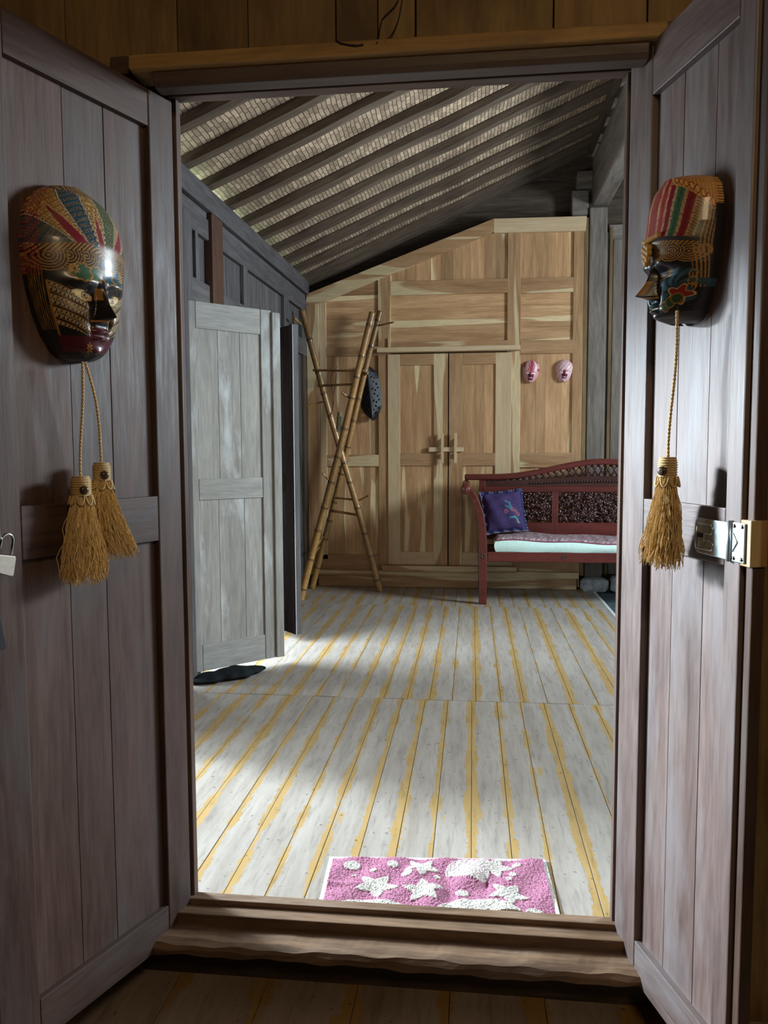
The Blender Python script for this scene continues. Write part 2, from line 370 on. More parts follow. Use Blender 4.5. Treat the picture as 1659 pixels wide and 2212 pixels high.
# rough lower beam of the sill with worn edge
P = []
nx = 60
outline = [(1.858, -0.052), (1.858, -0.016), (1.80, -0.017), (1.783, -0.021), (1.776, -0.030), (1.782, -0.050), (1.858, -0.056)]
G = np.zeros((len(outline)+1, nx, 3))
for i in range(len(outline)+1):
    for j in range(nx):
        yy, zz = outline[i % len(outline)]; t = j/(nx-1); xx = -0.86+t*1.34
        wv = 0.0025*math.sin(9*t+i)+0.0025*math.sin(37*t+2*i)+0.002*math.sin(83*t+i) if 2 <= i % len(outline) <= 5 else 0
        G[i, j] = (xx, yy+wv*0.7, zz+wv*0.5)
mk('trim_sill_beam', MB().grid(G[:, ::-1]), M['sill'], kind='structure')
for nm, sg, xf, xs in (('left', -1, -0.742, -0.728), ('right', 1, 0.368, 0.352)):
    mb = MB()
    a, bq = sorted((xf, xf+sg*0.12)); mb.box(a, bq, 1.909, 1.938, -0.05, 2.13)
    a, bq = sorted((xs, xf+sg*0.12)); mb.box(a, bq, 1.916, 1.945, 0.0, 2.13)
    mk('trim_jamb_'+nm, mb, M['doorZ'], bevel=0.004, kind='structure')
mb = MB()
mb.prism([(1.806, 2.046), (1.80, 2.058), (1.797, 2.078), (1.852, 2.078), (1.852, 2.048)], -0.738, 0.376, 'X')
mb.box(-0.86, 0.48, 1.84, 1.938, 2.098, 2.14)
mb.box(-0.86, 0.48, 1.908, 1.945, 2.070, 2.10)
mk('trim_lintel', mb, M['doorX'], bevel=0.003, kind='structure')
mk('trim_lintel_cap', MB().prism([(1.80, 2.079), (1.785, 2.083), (1.785, 2.112), (1.80, 2.118), (1.87, 2.118), (1.87, 2.079)], -0.79, 0.41, 'X'), M['tanX'], bevel=0.003, kind='structure')
# wall of boards above and beside the doorway (front room side)
mb = MB()
xs = [-2.4, -2.0, -1.6, -1.25, -0.98, -0.70, -0.527, -0.318, -0.219, -0.133, 0.177, 0.381, 0.50, 0.75, 1.1, 1.6, 2.4]
for k in range(len(xs)-1):
    a, bq = xs[k], xs[k+1]
    z0 = 2.12
    if bq <= -0.8 or a >= 0.42: z0 = -0.2
    y0 = 1.855
    if abs(a+0.70) < 1e-6 or a < -0.7: y0 = 1.86
    if abs(a+0.219) < 1e-6: y0 = 1.842; z0 = 2.135
    if a < -0.7 and bq > -0.8: z0 = 2.12
    mb.box(a+0.0015, bq-0.0015, y0, 1.90, z0, 3.0)
mb.box(-0.985, -0.858, 1.862, 1.90, -0.2, 2.13); mb.box(0.484, 0.51, 1.862, 1.90, -0.2, 2.13)
mb.box(-0.76, 0.42, 1.848, 1.87, 2.116, 2.134)
mk('wall_front', mb, M['tanZ'], kind='structure', bevel=0.002)
mb = MB(); mb.box(-1.6, -0.862, 1.902, 1.934, 0.0, 4.2); mb.box(0.486, 3.2, 1.902, 1.934, -0.1, 4.2); mb.box(-0.862, 0.486, 1.902, 1.934, 2.142, 4.2)
mk('wall_divider', mb, M['greyZ'], kind='structure')
# front room shell (dim)
mk('wall_front_left', MB().box(-2.45, -2.4, -2.2, 1.90, -0.2, 3.0), M['plaster'], kind='structure')
mk('wall_front_right', MB().box(2.4, 2.45, -2.2, 1.90, -0.2, 3.0), M['plaster'], kind='structure')
mk('wall_front_rear', MB().box(-2.45, 2.45, -2.25, -2.2, -0.2, 3.0), M['plaster'], kind='structure')
mk('ceiling_front', MB().box(-2.45, 2.45, -2.25, 1.90, 3.0, 3.05), M['plaster'], kind='structure')

# --- left wall of the back room: old framed boards with a double doorway
wl = empty('wall_left', kind='structure')
mb = MB()
def seg(mb, y0, y1, z0, z1, x0=-1.52, x1=-1.48): mb.box(x0, x1, y0, y1, z0, z1)
for y0, y1 in ((1.93, 2.08), (3.02, 3.80), (5.16, 6.98)): planks(mb, y0, y1, max(1, int((y1-y0)/0.2)), lambda m, a, c: seg(m, a, c, -0.05, 2.04))
planks(mb, 1.93, 6.98, 24, lambda m, a, c: seg(m, a, c, 2.04, 2.62)); seg(mb, 2.08, 3.02, 1.84, 2.04)
mk('panel', mb, M['oldZ'], wl)
mb = MB()
def zq(y): return 0.022*(y-4.0)
def lrail(mb, y0, y1, z0, z1, x0, x1):
    mb.prism([(y0, z0+zq(y0)), (y1, z0+zq(y1)), (y1, z1+zq(y1)), (y0, z1+zq(y0))], x0, x1, 'X')
lrail(mb, 1.94, 6.84, 2.515, 2.635, -1.51, -1.43)
mk('plate', mb, M['oldY'], wl, bevel=0.006)
mb = MB(); lrail(mb, 1.94, 6.84, 2.365, 2.475, -1.48, -1.452); lrail(mb, 1.94, 6.84, 1.985, 2.12, -1.52, -1.452)
lrail(mb, 1.94, 6.84, 2.475, 2.516, -1.48, -1.462)
mk('rail', mb, M['oldY'], wl, bevel=0.004)
mb = MB()
for y0, y1 in ((3.90, 4.01), (4.06, 4.10), (4.934, 5.028), (6.016, 6.17), (6.65, 6.84)): mb.box(-1.48, -1.453, y0, y1, 2.10, 2.40+zq(y0))
mk('stile', mb, M['oldZ'], wl, bevel=0.004)
mk('post', MB().box(-1.48, -1.43, 4.265, 4.45, 1.99, 2.52), M['redpost'], wl, bevel=0.006)
mk('casing', MB().box(-1.478, -1.43, 3.82, 3.93, 0.0, 2.42), M['oldZ'], wl, bevel=0.004)
mk('casing', MB().box(-1.50, -1.44, 5.13, 5.18, 0.0, 2.04), M['oldZ'], wl, bevel=0.004)
mk('corner_post', MB().box(-1.50, -1.455, 6.70, 6.83, 0.0, 2.52), M['darkZ'], wl, bevel=0.005)
mk('ground', MB().box(-14, -1.53, -6, 14, -0.35, -0.30), M['earth'], kind='structure')

# --- roof: woven bamboo on rafters, rising to the right
TH = math.radians(23.2); RX, RZ = -1.62, 2.60
cz, sz = math.cos(TH), math.sin(TH)
roof = mk('ceiling', MB().box(0, 3.05, 1.9, 7.3, 0.049, 0.07), M['weave'], kind='structure')
roof.location = (RX, 0, RZ); roof.rotation_euler = (0, -TH, 0)
roof0 = bpy.data.meshes.new('rafter')
ry = [1.98, 2.30, 2.62, 2.95, 3.28, 3.62, 3.96, 4.30, 4.67, 5.02, 5.36, 5.72, 6.06, 6.38, 6.70, 6.90]
raf = None
for k, y in enumerate(ry):
    if raf is None:
        mb = MB()
        n = 12; rows = []
        G = np.zeros((5, n, 3))
        for j in range(n):
            xx = 3.0*j/(n-1); wv = 0.006*math.sin(2.3*j); hv = 0.006*math.sin(1.7*j+1)
            for i, (a, c) in enumerate(((-0.043, 0.0), (0.043, 0.0), (0.043, 0.048), (-0.043, 0.048), (-0.043, 0.0))):
                G[i, j] = (xx, a+wv, c+(hv if c == 0 else 0))
        mb.grid(G)
        raf = mk('rafter', mb, M['darkX'], kind='structure', bevel=0.006); o = raf
    else:
        o = raf.copy(); C.objects.link(o)
    o.location = (RX, y+0.03, RZ); o.rotation_euler = (0, -TH, 0)
    o.scale = (1, random.uniform(0.85, 1.1), 1)
mk('roof_outer', MB().prism([(0.95, 3.80), (3.3, 2.95), (3.3, 3.0), (0.95, 3.86)], 1.9, 7.3, 'Y'), M['darkY'], kind='structure').name = 'ceiling_outer'
mk('wall_gable', MB().box(-1.6, 3.2, 7.02, 7.06, -0.1, 4.3), M['darkX'], kind='structure')

# --- right side: beams, posts, old boards
mk('trim_purlin', MB().box(0.95, 1.0, 1.94, 6.95, 3.70, 3.80), M['darkY'], kind='structure', bevel=0.008)
mk('trim_beam', MB().box(1.0, 1.14, 1.94, 6.92, 3.27, 3.66), M['greyY'], kind='structure', bevel=0.012)
mk('trim_beam_end', MB().box(0.83, 0.97, 6.90, 7.0, 3.19, 3.40).box(0.87, 1.0, 6.88, 7.0, 3.41, 3.55), M['greyX'], kind='structure', bevel=0.008)
mk('column', MB().box(0.975, 1.125, 6.88, 7.0, 0.10, 3.25), M['greyZ'], kind='structure', bevel=0.01)
mb = MB(); planks(mb, 1.19, 3.2, 9, lambda m, a, c: m.box(a, c, 6.97, 7.0, 0.12, 3.06))
mb.box(1.13, 1.152, 6.96, 7.0, 0.12, 3.06)
mk('wall_right', mb, M['greyZ'], kind='structure', bevel=0.004)
mk('trim_batten', MB().box(1.155, 1.183, 6.945, 7.0, 0.12, 3.1), M['tanZ'], kind='structure', bevel=0.003)
mk('trim_right_rail', MB().box(1.15, 3.2, 6.95, 6.975, 3.0, 3.12), M['greyX'], kind='structure', bevel=0.004)
def stone(name, c, s, label, seed):
    rs = np.random.RandomState(seed); mb = MB(); n, m = 18, 28
    G = np.zeros((n+1, m+1, 3))
    ph = rs.rand(6)*6
    for i in range(n+1):
        for j in range(m+1):
            th = math.pi*i/n; fi = 2*math.pi*j/m
            d = np.array([math.sin(th)*math.cos(fi), math.sin(th)*math.sin(fi), math.cos(th)])
            d = np.sign(d)*np.abs(d)**0.55
            r = 1+0.06*math.sin(5*fi+ph[0])*math.sin(3*th+ph[1])+0.04*math.sin(9*fi+ph[2]+4*th)*math.sin(th)
            G[i, j] = d*r*np.array(s)
    mb.grid(G); o = mk(name, mb, M['stone'], smooth=True); o.location = c
    return props(o, label, 'stone', 'stone footings by the far post')
stone('footing_stone', (1.05, 6.80, 0.052), (0.118, 0.07, 0.062), 'rough grey footing stone at the foot of the grey corner post', 3)
stone('footing_stone', (1.29, 6.80, 0.062), (0.105, 0.07, 0.072), 'taller grey footing stone beside the one under the corner post, half behind the door', 5)

# --- teak partition at the back
wb = empty('wall_back', kind='structure')
def fr(name, mat, *boxes, bevel=0.003, y0=FY, y1=FY+0.05):
    for bx in boxes: mk(name, MB().box(bx[0], bx[1], y0, y1, bx[2], bx[3]), M[mat], wb, bevel=bevel)
def slz(x): return 2.590+(x+1.443)*(3.172-2.590)/(0.171+1.443)     # top line of the sloping rail
fr('stile', 'teakZ', (-1.455, -1.345, 0.10, 2.50), y0=FY-0.02)
fr('stile', 'paleZ', (-1.343, -1.285, 0.24, 2.52))
for x0, x1 in ((-0.823, -0.714), (0.293, 0.409)):
    mk('stile', MB().prism([(x0, 0.15), (x1, 0.15), (x1, min(slz(x1), 3.16)-0.09), (x0, min(slz(x0), 3.16)-0.09)], FY, FY+0.05), M['teakZ'], wb, bevel=0.003)
fr('stile', 'teakZ', (0.845, 0.930, 0.02, 3.06))
mk('rail', MB().prism([(-1.455, slz(-1.455)), (-1.455, 2.49), (-1.345, 2.50), (0.171, 3.063), (0.171, 3.172)], FY-0.02, FY+0.05), M['teakX'], wb, bevel=0.003)
mk('rail', MB().prism([(0.172, 3.172), (0.172, 3.055), (0.938, 3.045), (0.945, 3.165)], FY-0.02, FY+0.05), M['paleX'], wb, bevel=0.003)
fr('rail', 'teakX', (-0.714, 0.293, 2.557, 2.678), (0.409, 0.845, 2.548, 2.672), (0.409, 0.845, 2.036, 2.150), (-1.285, -0.823, 2.045, 2.125),
   (-1.285, -0.823, 1.075, 1.178), (0.409, 0.845, 1.062, 1.190), (-1.345, -0.823, 0.15, 0.285), (0.409, 0.845, 0.15, 0.285))
fr('rail', 'teakX', (-0.714, 0.293, 2.10, 2.156))
fr('shelf', 'paleX', (-0.825, 0.402, 2.062, 2.102), y0=FY-0.085)
fr('threshold', 'teakX', (-0.79, 0.385, 0.152, 0.200), y0=FY-0.085)
fr('baseboard', 'teakX', (-1.37, 0.92, 0.10, 0.152), y0=FY-0.035)
fr('baseboard', 'teakX', (-1.37, 0.905, 0.002, 0.10), y0=FY-0.02)
mk('stile', MB().box(-0.735, -0.712, FY-0.015, FY+0.02, 2.10, 2.19), M['paleZ'], wb)
py0, py1 = FY+0.018, FY+0.035
def vb(x0, x1, z0, z1, n, mat='teakZ', clip=False):
    mb = MB()
    def one(m, a, c):
        if clip: m.prism([(a, z0), (c, z0), (c, min(slz(c), 3.16)-0.06), (a, min(slz(a), 3.16)-0.06)], py0+random.uniform(-.001,.001), py1)
        else: m.box(a, c, py0+random.uniform(-.001,.001), py1, z0, z1)
    planks(mb, x0, x1, n, one, 0.0012, 0.5); mk('panel', mb, M[mat], wb)
def hb(x0, x1, z0, z1, n, mat='teakX', clip=False):
    mb = MB()
    def one(m, a, c):
        if clip and c > slz(x0)-0.07:
            m.prism([(max(x0, -1.443+(a-2.52)/0.3606), a), (x1, a), (x1, c), (max(x0, -1.443+(c-2.52)/0.3606), c)], py0, py1)
        else: m.box(x0, x1, py0+random.uniform(-.001,.001), py1, a, c)
    planks(mb, z0, z1, n, one, 0.0012, 0.4); mk('panel', mb, M[mat], wb)
vb(-0.714, 0.293, 2.678, 3.06, 9, clip=True)
vb(0.409, 0.845, 2.67, 3.05, 4)
hb(-0.714, 0.293, 2.156, 2.557, 4)
hb(0.409, 0.845, 2.15, 2.548, 4)
hb(-1.285, -0.823, 2.125, 2.70, 5, clip=True)
vb(-1.285, -0.823, 1.178, 2.045, 5)
vb(-1.285, -0.823, 0.285, 1.075, 6)
vb(0.409, 0.845, 1.19, 2.036, 4)
vb(0.409, 0.845, 0.285, 1.062, 4)
mk('backing', MB().prism([(-1.45, 0.0), (0.93, 0.0), (0.93, 3.1), (0.17, 3.1), (-1.45, 2.52)], FY+0.055, FY+0.065), M['darkZ'], wb)
mk('stile', MB().box(0.934, 0.966, FY+0.01, FY+0.07, 0.12, 3.16), M['tanZ'], wb)
# its two door leaves
dy = FY-0.012
def far_leaf(name, x0, s1, s2, x1, mats, n):
    d = empty(name, (x0, dy, 0.202), kind='structure')
    W = x1-x0; a, bq = s1-x0, s2-x0
    mk('stile', MB().box(0, a, 0, 0.035, 0, 1.85), M[mats[0]], d, bevel=0.002)
    mk('stile', MB().box(bq, W, 0, 0.035, 0, 1.85), M[mats[1]], d, bevel=0.002)
    for z0, z1, mt in ((0, 0.115, 'paleX'), (0.878, 0.988, 'teakX'), (1.752, 1.85, 'teakX')):
        mk('rail', MB().box(a, bq, 0.0, 0.035, z0, z1), M[mt], d, bevel=0.002)
    for z0, z1 in ((0.115, 0.878), (0.988, 1.752)):
        mb = MB(); planks(mb, a, bq, n, lambda m, p, q: m.box(p, q, 0.014, 0.03, z0, z1), 0.0012, 0.5); mk('panel', mb, M['teakZ'], d)
    return d
d3 = far_leaf('door_3', -0.738, -0.630, -0.336, -0.213, ('paleZ', 'teakZ'), 1)
d4 = far_leaf('door_4', -0.203, -0.083, 0.197, 0.332, ('teakZ', 'paleZ'), 3)
def handle(d, xc):
    P = [(-0.012, -0.13), (0.012, -0.13), (0.012, 0.13), (-0.012, 0.13)]
    mb = MB(); mb.box(xc-0.012, xc+0.012, -0.055, -0.032, 1.03-0.13, 1.03+0.13)
    mb.prism([(-0.035, 1.09), (0.0, 1.12), (0.0, 1.055), (-0.035, 1.055)], xc-0.011, xc+0.011, 'X')
    mb.prism([(-0.035, 0.985), (0.0, 0.985), (0.0, 0.93), (-0.035, 0.965)], xc-0.011, xc+0.011, 'X')
    mk('handle', mb, M['paleZ'], d, bevel=0.002)
handle(d3, 0.479); handle(d4, 0.058)
mk('sliding_bolt', MB().box(0.36, 0.665, -0.028, -0.006, 1.00, 1.04), M['paleX'], d3, bevel=0.003)

# --- front double doors (the two dark leaves standing open)
def front_leaf(name, p0, u, sgn, W, stA, stB, ztop, mid, mt):
    """local x runs from hinge towards the free edge, visible face at y=0, body on the -sgn side"""
    d = empty(name, (p0[0], p0[1], 0), math.atan2(u[1], u[0]), kind='structure')
    b = -sgn*0.034
    def bx(x0, x1, z0, z1, ya=0.0, yb=b): lo, hi = sorted((ya, yb)); return MB().box(x0, x1, lo, hi, z0, z1)
    zb = -0.048
    mk('stile', bx(-0.028, stA, zb, ztop), M[mt+'Z'], d, bevel=0.003)
    mk('stile', bx(stB, W, zb, ztop), M[mt+'Z'], d, bevel=0.003)
    for z0, z1 in ((zb, 0.047), mid, (1.972, ztop)):
        mk('rail', bx(stA+0.001, stB-0.001, z0, z1, -sgn*0.0008), M[mt+'X'], d, bevel=0.002)
    for z0, z1 in ((0.047, mid[0]), (mid[1], 1.972)):
        mb = MB()
        def one(m, p, q): lo, hi = sorted((-sgn*(0.016+random.uniform(0, .001)), -sgn*0.028)); m.box(p, q, lo, hi, z0, z1)
        planks(mb, stA, stB, 3, one, 0.0025, 0.5); mk('panel', mb, M[mt+'Z'], d)
    return d, bx
aL, aR = math.radians(21), math.radians(16)
uL = (-math.sin(aL), -math.cos(aL)); uR = (math.sin(aR), -math.cos(aR))
dL, bxL = front_leaf('door_1', (-0.745, 1.88), uL, 1, 0.535, 0.053, 0.440, 2.058, (0.985, 1.095), 'door')
dR, bxR = front_leaf('door_2', (0.365, 1.88), uR, -1, 0.432, 0.072, 0.383, 2.085, (0.985, 1.093), 'daylit')
mk('lip', bxR(0.4325, 0.456, -0.048, 1.00, 0.009, 0.034), M['doorZ'], dR, bevel=0.003)
mk('lip', bxR(0.4325, 0.456, 1.068, 2.085, 0.009, 0.034), M['doorZ'], dR, bevel=0.003)
mk('lip', MB().box(0.4325, 0.462, -0.001, 0.034, 0.992, 1.076), M['teakZ'], dR, bevel=0.002)
# hasp on the right leaf
hz, hy = 1.034, -0.004
h = mk('hasp', MB().prism([(0.395+dx, hz+dz) for dx, dz in ()] or [(0.292, 1.012), (0.297, 1.004), (0.305, 1.000), (0.400, 0.998), (0.400, 1.068), (0.305, 1.069), (0.297, 1.066), (0.292, 1.058)], -0.006, -0.001), M['steel'], dR, bevel=0.0015)
mk('slot', MB().box(0.303, 0.322, -0.0065, -0.0055, 1.031, 1.040), M['blackrub'], h)
mb = MB()
for q in (1.0, -1.0):
    mb.tube([(0.303, -0.006, hz+q*0.024), (0.338, -0.006, hz+q*0.024), (0.352, -0.006, hz+q*0.024), (0.357, -0.006, hz+q*0.016), (0.350, -0.006, hz+q*0.007), (0.328, -0.006, hz+q*0.006)], 0.0022, 6)
mb.tube([(0.300, -0.006, 1.060), (0.297, -0.006, 1.034), (0.300, -0.006, 1.008)], 0.0022, 6)
mk('embossed_rib', mb, M['steel'], h, smooth=True)
mk('hinge_pin', MB().tube([(0.404, -0.004, 0.996), (0.404, -0.004, 1.072)], 0.0055, 10), M['steel'], h, smooth=True)
pl = mk('screw_plate', MB().box(0.413, 0.450, -0.005, -0.0008, 0.997, 1.070), M['steel'], h, bevel=0.002)
for sx in (0.420, 0.443):
    for szz in (1.004, 1.063):
        mk('screw', MB().lathe([(0.0005, -0.0076), (0.003, -0.007), (0.0042, -0.0052), (0.0042, -0.004)], 10, 'Y', (sx, 0.0, szz)), M['chrome'], h, smooth=True)
mk('embossed_rib', MB().tube([(0.416, -0.005, 1.050), (0.430, -0.005, 1.034), (0.416, -0.005, 1.016)], 0.002, 6), M['steel'], h, smooth=True)

# padlock hanging at the free edge of the left leaf
pk = empty('padlock', (0, 0, 0), label='chrome shackled padlock hanging open at the edge of the left dark door', cat='padlock')
pk.matrix_world = dL.matrix_basis @ Matrix.Translation((0.497, 0.016, 0.985))
mb = MB(); mb.prism([(-0.020, -0.022), (0.020, -0.016), (0.022, -0.018), (0.022, 0.014), (0.020, 0.018), (-0.020, 0.018), (-0.022, 0.014), (-0.022, -0.018)], -0.006, 0.008)
o = mk('body', mb, M['brass'], pk, bevel=0.0015); o.rotation_euler = (0, math.radians(-12), 0)
mb = MB(); mb.tube([(-0.014+0.0, 0.001, 0.016), (-0.013, 0.001, 0.045)] + [(0.0-0.013*math.cos(t), 0.001, 0.047+0.013*math.sin(t)) for t in np.linspace(0.2, math.pi, 10)] + [(0.013, 0.001, 0.030)], 0.0028, 10)
o = mk('shackle', mb, M['chrome'], pk, smooth=True); o.rotation_euler = (0, math.radians(-14), 0)
st = mk('staple', MB().box(0.490, 0.515, -0.001, 0.004, 1.028, 1.062), M['steel'], dL, bevel=0.0015)
mb = MB(); mb.prism([(-0.010, 0.045), (0.002, 0.045), (0.011, -0.012), (0.011, -0.018), (-0.010, -0.018)], -0.004, 0.004)
kt = mk('key_fob', mb, M['blackrub'], None, bevel=0.001); kt.matrix_world = dL.matrix_basis @ Matrix.Translation((0.505, 0.008, 0.835)) @ Matrix.Rotation(math.pi, 4, 'Z')
props(kt, 'small black leather key fob on the left dark door below the padlock', 'key fob')

# --- limewashed leaf and dark leaf of the left doorway
def side_leaf(name, p, q, mz, mx, h0, h1, sgn, face='white'):
    vx, vy = q[0]-p[0], q[1]-p[1]; W = math.hypot(vx, vy)
    d = empty(name, (p[0], p[1], 0), math.atan2(vy, vx), kind='structure')
    t = 0.038*sgn
    def bx(x0, x1, z0, z1, ya=0.0, yb=t): lo, hi = sorted((ya, yb)); return MB().box(x0, x1, lo, hi, z0, z1)
    sB = W-0.115
    mk('stile', bx(0, 0.07, h0, h1), M[mz], d, bevel=0.003)
    mk('stile', bx(sB, W-0.05, h0, h1), M[mz], d, bevel=0.003)
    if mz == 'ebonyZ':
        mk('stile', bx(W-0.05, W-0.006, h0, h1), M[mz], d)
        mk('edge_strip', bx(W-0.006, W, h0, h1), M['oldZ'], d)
    else: mk('stile', bx(W-0.05, W, h0, h1-0.01, -0.012*sgn, t), M[mz], d, bevel=0.004)
    for z0, z1 in ((h0, h0+0.14), (0.955, 1.065), (h1-0.135, h1)):
        mk('rail', bx(0.072, sB-0.002, z0, z1, 0.001*sgn), M[mx], d, bevel=0.003)
    for z0, z1 in ((h0+0.14, 0.955), (1.065, h1-0.135)):
        mb = MB()
        def one(m, a, c): lo, hi = sorted((0.010*sgn, 0.03*sgn)); m.box(a, c, lo, hi, z0, z1)
        planks(mb, 0.07, sB, 3, one, 0.003, 0.4); mk('panel', mb, M[mz], d)
    return d
side_leaf('door_5', (-1.455, 3.845), (-1.058, 4.247), 'whiteZ', 'whiteX', 0.05, 1.972, 1)
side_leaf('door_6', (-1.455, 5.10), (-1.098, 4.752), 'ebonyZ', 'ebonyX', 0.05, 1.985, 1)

# ================================================================== THINGS
# ---------- rug
def rug():
    nx, ny = 420, 210
    U, V = np.meshgrid(np.linspace(0, 1, nx), np.linspace(0, 1, ny))
    # corners: near-left, near-right, far-left, far-right
    P00, P10, P01, P11 = [np.array(p) for p in ((-0.400, 1.943), (0.232, 1.943), (-0.414, 2.185), (0.219, 2.236))]
    XY = ((1-U)*(1-V))[..., None]*P00+(U*(1-V))[..., None]*P10+((1-U)*V)[..., None]*P01+(U*V)[..., None]*P11
    def star(cu, cv, r, rot, n=5, k=0.5):
        dx, dy = (U-cu)*0.64, (V-cv)*0.30
        th = np.arctan2(dy, dx)+rot; rr = np.hypot(dx, dy)
        m = np.abs((th*n/(2*math.pi)) % 1-0.5)*2
        return rr < r*(k+(1-k)*m**1.5)*1.0
    def disc(cu, cv, rx, ry): return ((U-cu)*0.64/rx)**2+((V-cv)*0.30/ry)**2 < 1
    wht = np.zeros_like(U, bool)
    for a in ((.115, .77, .024, .024), (.30, .78, .016, .018), (.365, .60, .016, .016), (.215, .66, .010, .010), (.50, .575, .010, .010), (.86, .84, .013, .011), (.835, .66, .010, .012), (.815, .57, .008, .010), (.605, .29, .018, .016), (.585, .10, .020, .016), (.90, .0, .026, .022), (.13, .58, .008, .006)):
        wht |= disc(*a)
    for a in ((.43, .74, .055, .3), (.235, .37, .064, .2), (.44, .29, .06, .9), (.80, .30, .058, .25), (.755, .80, .058, .1)): wht |= star(*a)
    shell = (((U-.635)*0.64/.062)**2+((V-.68)*0.30/.075)**2 < 1) & ((V-.68)*0.3 > -0.5*(U-.575)*0.64-0.028)
    wht |= shell
    wht |= ((U-.24)*0.64/.10)**2+((V+.06)*0.30/.05)**2 < 1
    wht |= ((U-.67)*0.64/.11)**2+((V+.03)*0.30/.065)**2 < 1
    pink = np.array([0.47, 0.20, 0.30]); white = np.array([0.66, 0.63, 0.57])
    nz = np.random.rand(ny, nx)
    col = np.where(wht[..., None], white, pink)*(0.72+0.42*nz)[..., None]
    rib = shell & (np.abs(((np.arctan2((V-.45)*0.3, (U-.55)*0.64))*9) % 1-0.5) < 0.12)
    col[rib] = np.array([0.55, 0.36, 0.42])
    bord = (U < 0.018) | (U > 0.985) | (V > 0.955)
    st = ((U*95) % 1 < 0.72)
    col[bord] = np.array([0.68, 0.66, 0.63]); col[bord & ~st & (V > 0.955)] = np.array([0.6, 0.35, 0.45])
    sm = nz.copy()
    for _ in range(2): sm = (sm+np.roll(sm, 1, 0)+np.roll(sm, -1, 0)+np.roll(sm, 1, 1)+np.roll(sm, -1, 1))/5
    z = 0.009+(sm-0.5)*0.006+(nz-0.5)*0.0016+wht*0.003
    def bump(cu, cv, su, sv, h): return h*np.exp(-(((U-cu)/su)**2+((V-cv)/sv)**2))
    z += bump(.40, .66, .035, .16, .010)+bump(.545, .30, .03, .22, -.007)+bump(.48, .35, .05, .2, .013)+bump(.66, .55, .06, .15, .013)+bump(.71, .48, .015, .12, -.009)+bump(.78, .05, .05, .18, .012)+bump(.60, .12, .04, .15, .010)+bump(.08, .38, .12, .05, .006)
    z += 0.005*np.sin(U*17+V*4)*0.5+0.003*np.sin(U*31-V*9)+0.003
    z = np.where(bord, 0.006+0.002*nz, z)
    G = np.dstack([XY, z])
    mb = MB()
    # rim down to the floor
    low = G.copy(); low[..., 2] = 0.0015
    full = np.concatenate([low[:1], G, low[-1:]], 0); fc = np.concatenate([col[:1], col, col[-1:]], 0)
    l = full[:, :1].copy(); l[..., 2] = 0.0015; r = full[:, -1:].copy(); r[..., 2] = 0.0015
    full = np.concatenate([l, full, r], 1); fc = np.concatenate([fc[:, :1], fc, fc[:, -1:]], 1)
    mb.grid(full, fc)
    o = mk('bath_mat', mb, M['rug'], smooth=True)
    props(o, 'pink terry bath mat with white stars and shells on the plank floor', 'rug')
rug()

# ---------- dark bundle under the limewashed leaf, drawn out to fill shade and block light
def bundle():
    mb = MB(); n, m = 14, 60; G = np.zeros((n+1, m+1, 3)); p, q = np.array((-1.44, 3.90)), np.array((-1.02, 4.02))
    mid = np.array((-1.33, 3.80)); e0, e1 = np.array((-1.46, 3.83)), np.array((-1.145, 4.125))
    for i in range(m+1):
        s_ = i/m; c = e0+(e1-e0)*s_; dr = (e1-e0)/np.linalg.norm(e1-e0); nr = np.array((dr[1], -dr[0])); r = 0.055*math.sin(math.pi*min(1, max(0.02, s_*0.98+0.01)))**0.5*(1+0.09*math.sin(s_*13)+0.05*math.sin(s_*31))
        for k in range(n+1):
            an = 2*math.pi*k/n; w_ = 1+0.05*math.sin(5*an+s_*15); xy = c+nr*(math.cos(an)*r*1.5*w_+0.02)
            G[k, i] = (xy[0], xy[1], max(0.001, 0.020+0.55*r*math.sin(an)*w_))
    mb.grid(G); o = mk('shade_rag_roll', mb, M['blackcloth'], smooth=True)
    props(o, 'lumpy black rag roll filling the shade on the floor beneath the limewashed door leaf', 'rag')
bundle()
